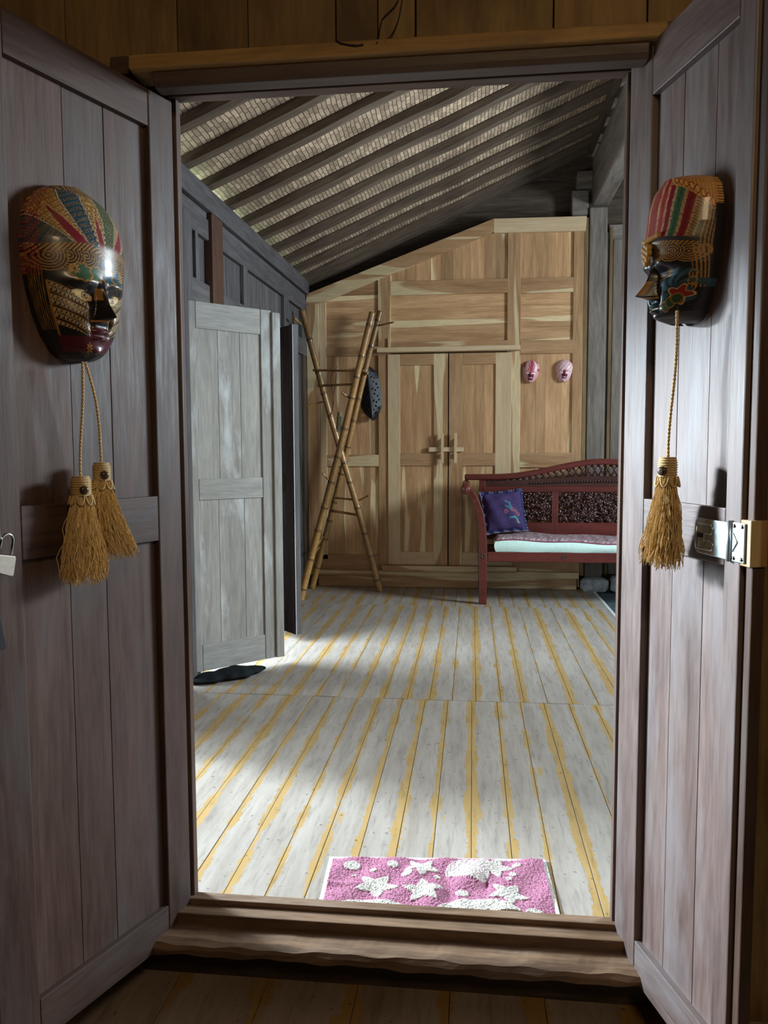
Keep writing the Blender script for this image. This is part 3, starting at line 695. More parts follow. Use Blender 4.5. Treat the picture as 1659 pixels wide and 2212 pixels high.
# ---------- tassels
def tassel_parts(t, L_cord, capR, capH, skL, skR, nstr, seed, mats=('cord', 'jute'), bend=0.0, button=True, vd=(0, -1), flat=1.0, skew=0.0):
    """hangs along -z from (0,0,0); cord, wound cap, loops, button, fringe"""
    rs = random.Random(seed); mb = MB()
    def cp(q): return (bend*math.sin(q*math.pi*0.5)*1.0, 0.004*math.sin(q*5), -L_cord*q)
    for s in (0, math.pi):
        pts = []
        n = max(20, int(L_cord*240))
        for k in range(n+1):
            q = k/n; c = cp(q); an = q*L_cord*420+s
            pts.append((c[0]+0.0016*math.cos(an), c[1]+0.0016*math.sin(an), c[2]))
        mb.tube(pts, 0.0021, 6)
    mk('cord', mb, M[mats[0]], t, smooth=True)
    bx, by, z0 = cp(1.0)
    mb = MB(); prof = [(0.003, 0.0)]
    nw = 8
    for k in range(nw*6+1):
        q = k/(nw*6); prof.append((capR*(0.82+0.18*min(1, q*4))+0.0013*math.sin(q*nw*2*math.pi), -capH*q))
    prof.append((capR*0.9, -capH-0.002))
    mb.lathe(prof[::-1], 20, 'Z', (bx, by, z0)); mk('wound_cap', mb, M[mats[0]], t, smooth=True)
    if button:
        nrm = Vector((vd[0], vd[1], 0)).normalized()
        for sg in (1,):
            mb = MB(); mb.lathe([(0.001, 0.0045), (0.005, 0.005), (0.0085, 0.003), (0.0095, 0.0), (0.0095, -0.004)][::-1], 18, 'Z')
            o = mk('button', mb, M['button'], t, smooth=True)
            o.location = Vector((bx, by, z0-capH*0.72))+nrm*(capR+0.001); o.rotation_euler = nrm.to_track_quat('Z', 'Y').to_euler()
    mb = MB()
    for k in range(8):
        a0 = k*math.pi/4; c0 = Vector((math.cos(a0), math.sin(a0), 0)); tg = Vector((-math.sin(a0), math.cos(a0), 0))
        pts = []
        for q in range(11):
            an = math.pi*q/10
            p = Vector((bx, by, z0-capH))+c0*(capR*1.0+0.006*math.sin(an))+tg*(0.0075*math.cos(an))-Vector((0, 0, 0.020*math.sin(an)))
            pts.append(p)
        mb.tube(pts, 0.0018, 5)
    mk('loop_trim', mb, M[mats[0]], t, smooth=True)
    mb = MB()
    for k in range(nstr):
        a = rs.uniform(0, 2*math.pi); r0 = capR*math.sqrt(rs.uniform(0.05, 0.8)); r1 = skR*(r0/capR)**0.8*rs.uniform(0.75, 1.12)
        ln = skL*rs.uniform(0.86, 1.05); ph, ph2 = rs.uniform(0, 6), rs.uniform(0, 6); am = rs.uniform(0.0015, 0.0042); fq = rs.uniform(5, 11)
        pts = []; n = 11
        for q in range(n+1):
            s = q/n; rr = r0+(r1-r0)*s**0.85
            x_ = bx+skew*s*s+math.cos(a)*rr+am*math.sin(fq*s*2+ph)*s**0.3; y_ = by+math.sin(a)*rr*flat+am*math.sin(fq*s*2+ph2)*s**0.3
            pts.append((x_, y_, z0-capH*0.92-ln*s))
        mb.tube(pts, [0.0011]*n+[0.0008], 4, cap=False)
    f = mk('fringe', mb, M[mats[1]], t); f['kind'] = 'stuff'

# ---------- carved masks
def mask_mesh(Wd, H, prof_w, prof_d, feat, colfn, nu=190, nv=300, thick=0.012):
    b = np.linspace(0, 1, nv); t = np.linspace(-1, 1, nu)
    B, T = np.meshgrid(b, t, indexing='ij')
    A = np.sin(T*math.pi/2)
    wv = np.interp(b, *prof_w)*Wd; dv = np.interp(b, *prof_d)
    k = 9
    ker = np.ones(k)/k
    def smth(x): return np.convolve(np.pad(x, k//2, mode='edge'), ker, 'valid')
    dv = smth(smth(dv))
    w2 = wv[:, None]
    D = dv[:, None]*np.power(np.clip(1-np.abs(A)**2.1, 0, 1), 0.62)
    D = D+feat(A, B)*np.clip((1-np.abs(A)**6), 0, 1)
    G = np.dstack([A*w2, D+thick, (B-0.5)*H])
    col = colfn(A, B)
    # rim: an extra column each side and closing row down to the wall
    Lc = G[:, :1].copy(); Lc[..., 1] = 0; Rc = G[:, -1:].copy(); Rc[..., 1] = 0
    G = np.concatenate([Lc, G, Rc], 1); col = np.concatenate([col[:, :1], col, col[:, -1:]], 1)
    return G, col
def g(x, s): return np.exp(-(x/s)**2)
def face_feat(eb, nb, lb, ns=0.030, big=1.0):
    """eb eye, nb nose tip, lb mouth height in b; A symmetric"""
    def f(A, B):
        a = np.abs(A)
        ridge = np.interp(B, [nb-0.035, nb-0.012, nb, nb+(eb-nb)*0.6, eb+0.03, eb+0.10], [0, 0.55, 1, 0.55, 0.32, 0.0])
        wd = np.interp(B, [nb-0.03, nb, eb, eb+0.1], [0.20, 0.19, 0.10, 0.12])
        h = ns*ridge*np.clip(1-a/wd, 0, 1)**0.8
        h += 0.012*big*g(a-0.36, 0.26)*g(B-(eb+0.075), 0.035)       # brow
        h -= 0.010*big*g(a-0.36, 0.22)*g(B-(eb-0.005), 0.030)       # socket
        h += 0.006*big*g(a-0.36, 0.17)*g(B-eb+0.004, 0.016)         # eyeball
        h += 0.007*big*g(a-0.48, 0.26)*g(B-nb, 0.07)                # cheek
        h -= 0.006*g(a-0.26, 0.06)*g(B-nb+0.02, 0.06)
        h += 0.010*g(a, 0.24)*g(B-(lb+0.022), 0.014)+0.010*g(a, 0.19)*g(B-(lb-0.020), 0.014)-0.004*g(a, 0.25)*g(B-lb, 0.007)
        h += 0.010*g(a, 0.30)*g(B-0.035, 0.03)
        return h
    return f
BLK = np.array([0.010, 0.009, 0.011]); GOLD = np.array([0.40, 0.20, 0.045]); CREAM = np.array([0.62, 0.45, 0.22]); MAR = np.array([0.16, 0.012, 0.022])
GRN = np.array([0.035, 0.075, 0.040]); TEAL = np.array([0.020, 0.055, 0.075]); RED = np.array([0.22, 0.02, 0.015])
def put(col, m, c): col[m] = c
def left_colours(A, B):
    Wd, H = 0.125, 0.365
    x = A*Wd; z = (B-0.5)*H; a = np.abs(A)
    col = np.tile(BLK, A.shape+(1,)).astype(float)
    bb = 0.575+0.045*(1-(a/1.0)**2)-0.03*np.exp(-(a/0.12)**2)
    crown = B > bb
    r = np.hypot(x, z-(0.52-0.5)*H); ph = np.arctan2(x, np.maximum(z-(0.50-0.5)*H, 1e-3))
    s = (ph/0.36+0.5); idx = np.floor(s).astype(int); fr_ = np.abs(s-idx-0.5)*2       # 0 middle .. 1 edge
    rr = (B-bb)/(1-bb+1e-6)
    # cells of gold scales on dark ground
    cu = (ph*26) % 1-0.5; row = np.floor(r*85); cu = ((ph*24+0.5*(row % 2)) % 1)-0.5; cv = (r*85) % 1-0.5
    scale_ = (np.hypot(cu*1.1, cv) < 0.34); dot = (np.hypot(cu, cv) < 0.14)
    base = np.where((idx % 2 == 0)[..., None], np.where((np.abs(idx) % 4 == 0)[..., None], GOLD*0.55, GOLD*0.75), np.where((ph > 0)[..., None], TEAL, GRN))
    c2 = base.copy()
    c2[scale_] = (base[scale_]*0.4+CREAM*0.75) if True else 0
    c2[scale_ & (idx % 2 != 0)] = base[scale_ & (idx % 2 != 0)]*0.6+GOLD*0.45
    c2[dot] = BLK*2
    tri = (idx % 2 == 0) & (rr < 0.62-0.62*fr_*1.1)
    c2[tri] = MAR*(1.2)
    tb = (idx % 2 == 0) & (np.abs(rr-(0.62-0.62*fr_*1.1)) < 0.035) & ((r*260) % 1 < 0.6)
    c2[tb] = CREAM*0.9
    c2[fr_ > 0.90] = BLK*1.5
    c2[(fr_ > 0.95)] = np.array([0.5, 0.42, 0.30])
    top = rr > 0.86
    c2[top] = np.where((np.sin(ph*90)*np.sin(r*420) > 0.1)[..., None], GOLD*1.1, BLK*2)[top]
    col[crown] = c2[crown]
    band = np.abs(B-bb) < 0.022
    col[band] = np.where((np.sin(x*700+(B-bb)*260*np.sign(A)) > -0.1)[..., None], GOLD*1.0, BLK*2)[band]
    # scallops below the band
    for ca in (-0.86, -0.60, -0.32, 0.32, 0.60, 0.86):
        d = np.hypot(x-ca*Wd*0.95, z-((np.interp(abs(ca), [0, 1], [0.60, 0.56])-0.5)*H-0.006)); m = (d < 0.030) & (B < bb-0.02)
        col[m & (np.sin(d*1150) > 0.15)] = GOLD*0.85; col[m & (np.sin(d*1150) <= 0.15)] = BLK*1.6
    # brow leaf, flowers
    for cx_, cz_, rx, rz, cc in ((0.14, 0.475, 0.018, 0.016, GRN*1.6), (-0.14, 0.475, 0.018, 0.016, TEAL*1.6), (0.40, 0.475, 0.022, 0.018, GRN*1.6), (-0.40, 0.475, 0.022, 0.018, TEAL*1.6)):
        d = np.hypot((x-cx_*Wd)/rx, (z-(cz_-0.5)*H)/rz)+0.10*np.sin(9*np.arctan2(z-(cz_-0.5)*H, x-cx_*Wd))
        col[d < 1.0] = cc; col[np.abs(d-1.0) < 0.09] = GOLD
    def flower(ca, cb, R):
        dx, dz = x-ca*Wd, z-(cb-0.5)*H; d = np.hypot(dx, dz); th = np.arctan2(dz, dx)
        m = d < R*(0.62+0.38*np.cos(8*th)); col[m] = GOLD*1.4; col[d < R*0.28] = BLK*3; col[d < R*0.12] = GOLD
    # cheek batik
    ck = (a > 0.30) & (a < 0.86) & (B > 0.13+0.10*(a-0.3)) & (B < 0.345+0.14*(a-0.25))
    q = z*1.0-a*Wd*0.55*(-1); q = z+a*Wd*(-0.55)*(-1)
    q = z-a*Wd*0.45
    bandi = np.floor(q*40); f = (q*40) % 1; al = (a*Wd+z*0.6)*120; pa = al % 1-0.5
    oval = (np.hypot(pa*1.0, (f-0.5)*1.1) < 0.40) & (np.hypot(pa*1.1, (f-0.5)*1.3) > 0.0)
    inn = np.hypot(pa, (f-0.5)*1.2) < 0.16
    cc = np.tile(BLK*2, A.shape+(1,)); cc[oval] = CREAM*0.72; cc[inn] = BLK*3; cc[(f > 0.92) | (f < 0.06)] = BLK*1.3; cc[((f > 0.80) & (f < 0.90)) | ((f > 0.08) & (f < 0.13))] = GOLD*0.9
    col[ck] = cc[ck]
    edge = ((np.abs(a-0.30) < 0.012) | (np.abs(a-0.86) < 0.014)) & (B > 0.13) & (B < 0.42); col[edge] = GOLD*0.8
    # side hair lines
    hr = (a > 0.88) & (B < 0.52) & (B > 0.16); col[hr & (np.sin(np.arcsin(np.clip(a, 0, 1))*110+B*8) > 0.45)] = GOLD*0.65
    hr2 = (a > 0.90) & (B >= 0.45); col[hr2 & (np.sin(B*210+a*30)*np.sin(np.arcsin(np.clip(a, 0, 1))*60-B*50) > 0.15)] = MAR*1.6
    # eyes
    ey = (np.abs(B-0.355-0.09*(a-0.36)) < 0.026*np.clip(1-((a-0.36)/0.20)**2, 0, 1)); col[ey] = CREAM*1.25
    pd = np.hypot((a-0.33)*Wd, z-(0.355-0.5)*H); col[ey & (pd < 0.0075)] = BLK*3; col[ey & (np.abs(pd-0.0045) < 0.0012)] = CREAM
    brow = (np.abs(B-0.405-0.10*(a-0.36)+0.25*(a-0.36)**2) < 0.013) & (a < 0.66) & (a > 0.08); col[brow] = BLK*1.2
    nose = (a < 0.20) & (B > 0.20) & (B < 0.36); col[nose] = BLK
    sp = (np.abs(a-0.10) < 0.05) & (B > 0.335) & (B < 0.40); col[sp] = GOLD*0.9
    nl = (np.abs(B-0.218) < 0.005) & (a < 0.24); col[nl] = GOLD
    lips = (a < 0.30) & (B > 0.095) & (B < 0.185) | ((B < 0.13) & (a < 0.9)); col[lips] = MAR*0.45
    col[(B < 0.045)] = BLK*1.1
    flower(0.5, 0.49, 0.011); flower(-0.5, 0.49, 0.011); flower(0.30, 0.065, 0.012)
    return col
def right_colours(A, B):
    Wd, H = 0.094, 0.278
    x = A*Wd; z = (B-0.5)*H; a = np.abs(A); ta = np.arcsin(np.clip(a, 0, 1))*2/math.pi
    col = np.tile(BLK*1.1, A.shape+(1,)).astype(float)
    bb = 0.52+0.055*(1-a**2)
    crown = B > bb
    # feathers curving outwards
    q = ta*1.02-0.16*(B-bb)/(1-bb+1e-3)*ta*(1+ta)+0.02
    lanes = [(0.0, 0.13, RED*1.1), (0.13, 0.24, RED*1.4), (0.24, 0.33, MAR*1.3), (0.33, 0.46, GRN*1.5), (0.46, 0.60, MAR*1.3), (0.60, 0.68, GOLD*0.7), (0.68, 0.80, GRN*1.3), (0.80, 1.3, GOLD*0.7)]
    c2 = np.tile(BLK, A.shape+(1,)).astype(float)
    for lo, hi, cc in lanes:
        m = (q >= lo) & (q < hi); ff = np.clip((q-lo)/(hi-lo), 0, 1)
        c2[m] = cc
        st = m & ((np.abs(ff-0.08) < 0.07) | (np.abs(ff-0.92) < 0.07)) & ((B*110) % 1 < 0.62); c2[st] = CREAM*0.85
        if cc[0] > 0.25 and cc[1] > 0.1:
            c2[m & (np.sin(B*330+ff*8) > 0.55)] = BLK*3
        c2[m & (np.abs(ff-0.5) < 0.06)] = cc*0.55
    rb = 0.935-0.42*np.clip(ta-0.30, 0, 1)**1.3
    rim = (B > rb) & (ta > 0.26)
    th = ta*1.6; rad = B*0.3
    cu = (th*8) % 1-0.5; dd = np.hypot(cu*0.9, (B-rb-0.045)*13)
    c3 = np.tile(CREAM*np.array([1.0, 0.72, 0.42]), A.shape+(1,)); c3[np.sin(th*150)*np.sin(rad*1100) > 0.45] = BLK*4
    c3[dd < 0.42] = MAR*1.4; c3[dd < 0.30] = CREAM*np.array([1.1, 0.85, 0.5])
    c2[rim] = c3[rim]
    col[crown] = c2[crown]
    b1 = np.abs(B-bb) < 0.014; col[b1] = BLK*4
    b2 = (B < bb-0.014) & (B > bb-0.042); col[b2] = np.where((np.sin(x*900+B*300) > -0.2)[..., None], GOLD*0.9, BLK*3)[b2]
    for ca in (-0.80, -0.55, -0.30, 0.30, 0.55, 0.80):
        d = np.hypot(x-ca*Wd, z-(0.505-0.06*abs(ca)-0.5)*H); m = (d < 0.020) & (B < bb-0.04)
        col[m & (np.sin(d*1500) > 0.0)] = GOLD*0.85; col[m & (np.sin(d*1500) <= 0.0)] = BLK*2
    hr = (ta > 0.62+0.25*np.clip(0.40-B, 0, 1)) & (ta < 0.93) & (B > 0.22) & (B <= bb-0.03); col[hr & (np.sin(ta*95+B*30) > 0.1)] = GOLD*0.8
    hr2 = (ta > 0.74) & (ta < 0.95) & (B > bb-0.03) & (B < 0.72); col[hr2] = BLK*2; col[hr2 & (np.sin(ta*110-B*34) > 0.0)] = GOLD*0.75
    col[(ta > 0.95) & (B < 0.76)] = BLK
    eye = np.abs(B-0.335-0.09*(a-0.36)) < 0.020*np.clip(1-((a-0.36)/0.20)**2, 0, 1); col[eye] = GOLD*0.45
    pd = np.hypot((a-0.33)*Wd, z-(0.335-0.5)*H); col[eye & (pd < 0.006)] = BLK
    lid = np.abs(B-0.312-0.09*(a-0.36)) < 0.004; col[lid & (np.abs(a-0.36) < 0.2)] = GOLD*0.9
    nose = (a < 0.085) & (B > 0.20) & (B < 0.30); col[nose] = GOLD*0.8
    nl = (np.abs(B-0.178) < 0.005) & (a < 0.22); col[nl] = GOLD*0.9
    ln = (np.abs(B-0.105) < 0.004) & (a < 0.30); col[ln] = CREAM*0.6
    d = np.hypot((a-0.64)*Wd/0.034, (z-(0.235-0.5)*H)/0.030)
    sw = (d < 1.15) & (np.sin(7*np.arctan2(z-(0.235-0.5)*H, (a-0.64)*Wd)+d*7) > -0.1); col[sw] = TEAL*1.1
    th = np.arctan2(z-(0.18-0.5)*H, (a-0.72)*Wd); d = np.hypot((a-0.72)*Wd, z-(0.18-0.5)*H)
    R = 0.019*(0.78+0.22*np.cos(5*th)); col[d < R] = RED*1.0; col[np.abs(d-R) < 0.0012] = CREAM*0.7; col[d < 0.004] = RED*1.6
    for k in range(3):
        cz_ = 0.10+0.002*k; d2 = np.hypot((a-0.46-0.12*k)*Wd, z-(0.105+0.06*k*0.4-0.5)*H); m = np.abs(d2-0.009) < 0.0010; col[m] = GOLD*0.7; col[d2 < 0.008] = GRN*0.8
        d2 = np.hypot((a-0.86)*Wd*1.5, z-(0.22+0.045*k-0.5)*H); m = np.abs(d2-0.007) < 0.0010; col[m] = GOLD*0.8
    lips = (a < 0.30) & (B > 0.075) & (B < 0.155); col[lips & ~ln] = TEAL*0.6
    return col

def hang(d, s, y, z):            # a frame on the door leaf, y outwards
    return d.matrix_basis @ Matrix.Translation((s, y, z))
# left mask
mL = empty('carved_mask', label='tall lacquered mask with batik cheeks and fan crown on the left dark door', cat='mask', group='painted masks on the front doors')
mL.matrix_world = hang(dL, 0.287, -0.012, 1.578) @ Matrix.Rotation(math.radians(0), 4, 'Y')
G, col = mask_mesh(0.125, 0.365, ([0, .012, .03, .07, .14, .25, .38, .5, .65, .8, .88, .94, .975, .992, 1], [0.12, .30, .40, .52, .66, .80, .91, .97, 1.0, .93, .80, .62, .42, .24, .04]),
                   ([0, .05, .12, .25, .4, .55, .65, .8, .92, 1], [.030, .062, .072, .078, .080, .086, .086, .070, .045, .012]), face_feat(0.355, 0.235, 0.14, 0.046), left_colours)
mk('face', MB().grid(G[:, ::-1], col[:, ::-1]), M['mask'], mL, smooth=True)
# right mask (its outward side is local -y of that leaf)
mR = empty('carved_mask', label='black faced mask with feather crown and red cheek flower on the right door', cat='mask', group='painted masks on the front doors')
mR.matrix_world = hang(dR, 0.238, 0.012, 1.592) @ Matrix.Rotation(math.pi, 4, 'Z')
G, col = mask_mesh(0.094, 0.278, ([0, .012, .03, .07, .14, .25, .38, .5, .65, .80, .90, .96, .985, 1], [0.16, .36, .44, .56, .69, .82, .91, .95, 1.0, 1.0, .92, .76, .60, .50]),
                   ([0, .04, .1, .2, .35, .5, .55, .62, .8, .93, 1], [.030, .066, .074, .074, .072, .082, .090, .084, .078, .068, .055]), face_feat(0.335, 0.19, 0.105, 0.042), right_colours)
mk('face', MB().grid(G[:, ::-1], col[:, ::-1]), M['mask'], mR, smooth=True)
# beaded knot on the brow of the right mask
M['bead'] = plain('ochre_bead_paint', (0.46, 0.25, 0.075), 0.35, namt=0.3, nscale=120)
mb = MB()
for i, (bx_, bz_) in enumerate(((0, .012), (-.009, .006), (.009, .006), (0, 0), (-.009, -.005), (.009, -.005), (0, -.011), (-.006, -.018), (.006, -.018), (0, -.025))):
    mb.ball((bx_*0.9, 0.104, 0.002+bz_*0.9), 0.0068, 8, (1, 1, 1.1))
mk('bead_knot', mb, M['bead'], mR, smooth=True)
mk('crest', MB().tube([(-0.03, 0.094, 0.028), (0, 0.106, 0.020), (0.03, 0.094, 0.028)], 0.006, 8), M['bead'], mR, bevel=0.003)
# tassels hanging from the masks
def tassel(name, d, s, y, z, label, group, **k):
    t = empty(name, label=label, cat='tassel', group=group); t.matrix_world = hang(d, s, y, z)
    tassel_parts(t, **k); return t
tassel('jute_tassel', dL, 0.312, 0.045, 1.392, 'long jute tassel with dark button, lower and nearer of the pair below the left mask', 'jute tassels under the left mask',
       L_cord=0.240, capR=0.021, capH=0.040, skL=0.185, skR=0.060, nstr=330, seed=1, bend=0.012, vd=(0.45, 1), flat=0.7)
tassel('jute_tassel', dL, 0.300, 0.040, 1.392, 'jute tassel hanging slightly higher, partly behind the lower tassel under the left mask', 'jute tassels under the left mask',
       L_cord=0.212, capR=0.019, capH=0.038, skL=0.175, skR=0.068, skew=-0.03, nstr=320, seed=2, bend=-0.038, vd=(0.45, 1), flat=0.7)
tassel('jute_tassel', dR, 0.292, -0.055, 1.47, 'single long jute tassel hanging below the black mask on the right door', None,
       L_cord=0.282, capR=0.018, capH=0.038, skL=0.180, skR=0.055, nstr=330, skew=-0.018, seed=3, bend=-0.014, vd=(0.5, -1), flat=0.8)

# ---------- carved bench
bn = empty('carved_bench', (0.087, 6.135, 0), label='dark red carved wooden bench with curved arms before the teak wall', cat='bench')
BW, BD = 1.98, 0.50
def scroll(x_sign=1):
    """outline of the curved arm post in x,z: S-curve ending in a scroll, thickness along its path"""
    cl = [(0.0, 0.0), (0.0, 0.2), (0.0, 0.36), (0.0, 0.46), (-0.002, 0.56), (-0.012, 0.66), (-0.032, 0.75), (-0.062, 0.83), (-0.098, 0.885), (-0.128, 0.925), (-0.150, 0.948)]
    return cl
def ribbon(pts, wd):
    L, R_ = [], []
    for k in range(len(pts)):
        p0 = Vector(pts[max(k-1, 0)]); p1 = Vector(pts[min(k+1, len(pts)-1)]); t = (p1-p0).normalized(); nrm = Vector((-t.y, t.x))
        w_ = wd[k]/2; c = Vector(pts[k]); L.append(tuple(c+nrm*w_)); R_.append(tuple(c-nrm*w_))
    return L, R_
def arm(side):
    f = 1 if side < 0 else -1; x0 = 0.0 if side < 0 else BW
    cl = [(0.0, 0.30), (0.0, 0.46), (-0.003, 0.56), (-0.013, 0.66), (-0.030, 0.74), (-0.055, 0.81), (-0.085, 0.87), (-0.115, 0.905), (-0.140, 0.925)]
    wd = [0.068, 0.066, 0.062, 0.058, 0.056, 0.054, 0.050, 0.045, 0.04]
    L, R_ = ribbon(cl, wd); pts = R_+L[::-1]; pts = [(x0+f*p[0], p[1]) for p in pts]
    if f < 0: pts = pts[::-1]
    a = mk('arm', MB().prism(pts, -0.035, 0.03), M['mahog'], bn, bevel=0.008)
    mk('scroll', MB().lathe([(0.002, -0.046), (0.010, -0.046), (0.014, -0.040), (0.030, -0.042), (0.037, -0.034), (0.037, 0.034)], 24, 'Y', (x0+f*(-0.137), 0, 0.905)), M['mahog'], a, smooth=True)
    # curved side panel between front and back
    cl2 = [(0.0, 0.42)]+cl[2:]; L, R_ = ribbon(cl2, [0.022]*len(cl2)); pts = [(x0+f*p[0], p[1]) for p in R_+L[::-1]]
    if f < 0: pts = pts[::-1]
    mk('side_panel', MB().prism(pts, 0.03, BD), M['mahog'], a, bevel=0.004)
    mk('top_roll', MB().tube([(x0+f*(-0.137), 0.03, 0.905), (x0+f*(-0.137), BD, 0.93)], 0.034, 16), M['mahog'], a, smooth=True)
    return a
arm(-1); arm(1)
for x0, y0, nm in ((0, 0, 'leg'), (BW, 0, 'leg'), (0, BD, 'leg'), (BW, BD, 'leg')):
    l = mk(nm, MB().prism([(x0-0.030, 0.0), (x0+0.030, 0.0), (x0+0.035, 0.43), (x0-0.035, 0.43)], y0-0.034, y0+0.030), M['mahog'], bn, bevel=0.006)
    if y0 == 0:
        mb = MB()
        for k in range(6):
            an = k*math.pi/3; mb.ball((x0+0.014*math.cos(an), -0.036, 0.385+0.017*math.sin(an)), 0.009, 6, (1, 0.5, 1))
        mk('carved_rosette', mb, M['carved'], l, smooth=True)
mk('seat_rail', MB().box(0.036, BW-0.036, -0.022, 0.022, 0.338, 0.416), M['mahog'], bn, bevel=0.006)
mk('seat_rail', MB().box(0.036, BW-0.036, BD-0.02, BD+0.02, 0.338, 0.416), M['mahog'], bn, bevel=0.006)
mk('seat_rail', MB().box(-0.02, 0.02, 0.03, BD-0.03, 0.338, 0.416), M['mahog'], bn, bevel=0.006)
mk('seat_rail', MB().box(BW-0.02, BW+0.02, 0.03, BD-0.03, 0.338, 0.416), M['mahog'], bn, bevel=0.006)
mb = MB(); planks(mb, 0.03, BD-0.02, 5, lambda m, a, c: m.box(0.02, BW-0.02, a, c, 0.398, 0.410), 0.006, 0.1); mk('seat_boards', mb, M['mahog'], bn)
for x0 in (0.625, BW-0.625):
    mb = MB()
    for k in range(6):
        an = k*math.pi/3; mb.ball((x0+0.012*math.cos(an), -0.024, 0.379+0.014*math.sin(an)), 0.008, 6, (1, 0.5, 1))
    mk('carved_rosette', mb, M['carved'], bn, smooth=True)
# back
def htop(x): return 1.005+0.118*max(0.0, math.cos((x-BW/2)/(BW/2)*math.pi*0.5))**1.6 if True else 0
def hump(x):
    t = abs(x-BW/2)/(BW/2); return 1.012+0.115*(0.5+0.5*math.cos(math.pi*min(1, t*1.12)))**1.1+0.012*(1-t)
xs = np.linspace(-0.15, BW+0.15, 70)
mk('top_rail', MB().prism([(x_, hump(min(max(x_, 0), BW))-0.050) for x_ in xs]+[(x_, hump(min(max(x_, 0), BW))) for x_ in xs[::-1]], BD-0.035, BD+0.035), M['mahog'], bn, bevel=0.012)
yb = BD
mk('back_rail', MB().box(0.0, BW, yb-0.025, yb+0.02, 0.860, 0.908), M['mahog'], bn, bevel=0.006)
mk('back_rail', MB().box(0.0, BW, yb-0.02, yb+0.02, 0.46, 0.606), M['mahog'], bn, bevel=0.006)
pst = [0.0, 0.605, BW-0.605, BW]
for k, x0 in enumerate(pst): mk('back_post', MB().box(x0-0.026, x0+0.026, yb-0.022, yb+0.02, 0.42, 0.865 if 0 < k < 3 else 1.0), M['mahog'], bn, bevel=0.005)
for a, bq in ((0.026, 0.22), (0.22, 0.579), (0.631, BW-0.631), (BW-0.579, BW-0.22), (BW-0.22, BW-0.026)): pass
def fret(x0, x1, z0, z1, n, seed):
    rs = random.Random(seed); mb = MB()
    for k in range(n):
        cx_, cz_ = rs.uniform(x0, x1), rs.uniform(z0, z1); a0 = rs.uniform(0, 6.28); L = rs.uniform(0.05, 0.12); cv = rs.choice((-1, 1))*rs.uniform(9, 24)
        pts = []; p = Vector((cx_, cz_)); a = a0
        for q in range(10):
            pts.append((min(max(p.x, x0+0.004), x1-0.004), yb-0.004+0.008*math.sin(q*0.6+k), min(max(p.y, z0+0.004), z1-0.004)))
            p += Vector((math.cos(a), math.sin(a)))*L/10; a += cv*L/10
        mb.tube(pts, [0.004+0.006*math.sin(math.pi*q/9) for q in range(10)], 6)
    for k in range(int(n*0.9)):
        cx_, cz_, a = rs.uniform(x0+.015, x1-.015), rs.uniform(z0+.012, z1-.012), rs.uniform(0, 6.28); l_ = rs.uniform(0.018, 0.034)
        pts = [(min(max(cx_+math.cos(a)*l_*q, x0), x1), yb-0.010-0.008*math.sin(math.pi*(q+1)/2), min(max(cz_+math.sin(a)*l_*q, z0), z1)) for q in (-1, -.5, 0, .5, 1)]
        mb.tube(pts, [0.002, 0.009, 0.012, 0.008, 0.001], 6, flat=0.5)
    return mb
for k, (a, bq, n) in enumerate(((0.026, 0.579, 170), (0.631, BW-0.631, 230), (BW-0.579, BW-0.026, 170))):
    mk('carved_panel', fret(a, bq, 0.606, 0.860, n, 10+k), M['carved'], bn, smooth=True)
# pierced lattice under the top rail and rope moulding
mb = MB(); x_ = 0.02
while x_ < BW-0.02:
    zt = hump(x_)-0.048; st_ = 0.052; z0 = 0.955+0.3*(hump(x_)-1.01)
    mb.tube([(x_, yb, z0), (x_+st_, yb, zt)], 0.0075, 6); mb.tube([(x_, yb, zt), (x_+st_, yb, z0)], 0.0075, 6)
    mb.ball((x_+st_/2, yb-0.008, (z0+zt)/2), 0.011, 6, (1, .6, 1)); x_ += st_
mk('lattice', mb, M['carved'], bn, smooth=True)
mb = MB()
xs2 = np.linspace(0.02, BW-0.02, 60)
mb.prism([(q, 0.905) for q in xs2]+[(q, 0.958+0.3*(hump(q)-1.01)) for q in xs2[::-1]], yb-0.012, yb+0.012)
mk('back_board', mb, M['carved'], bn)
mb = MB()
for k in range(52):
    q = 0.40+k*(BW-0.80)/51; zz = 0.932+0.15*(hump(q)-1.01); mb.tube([(q-0.010, yb-0.016, zz-0.011), (q, yb-0.022, zz), (q+0.010, yb-0.016, zz+0.011)], [0.003, 0.0075, 0.003], 6)
mk('rope_moulding', mb, M['carved'], bn, smooth=True)

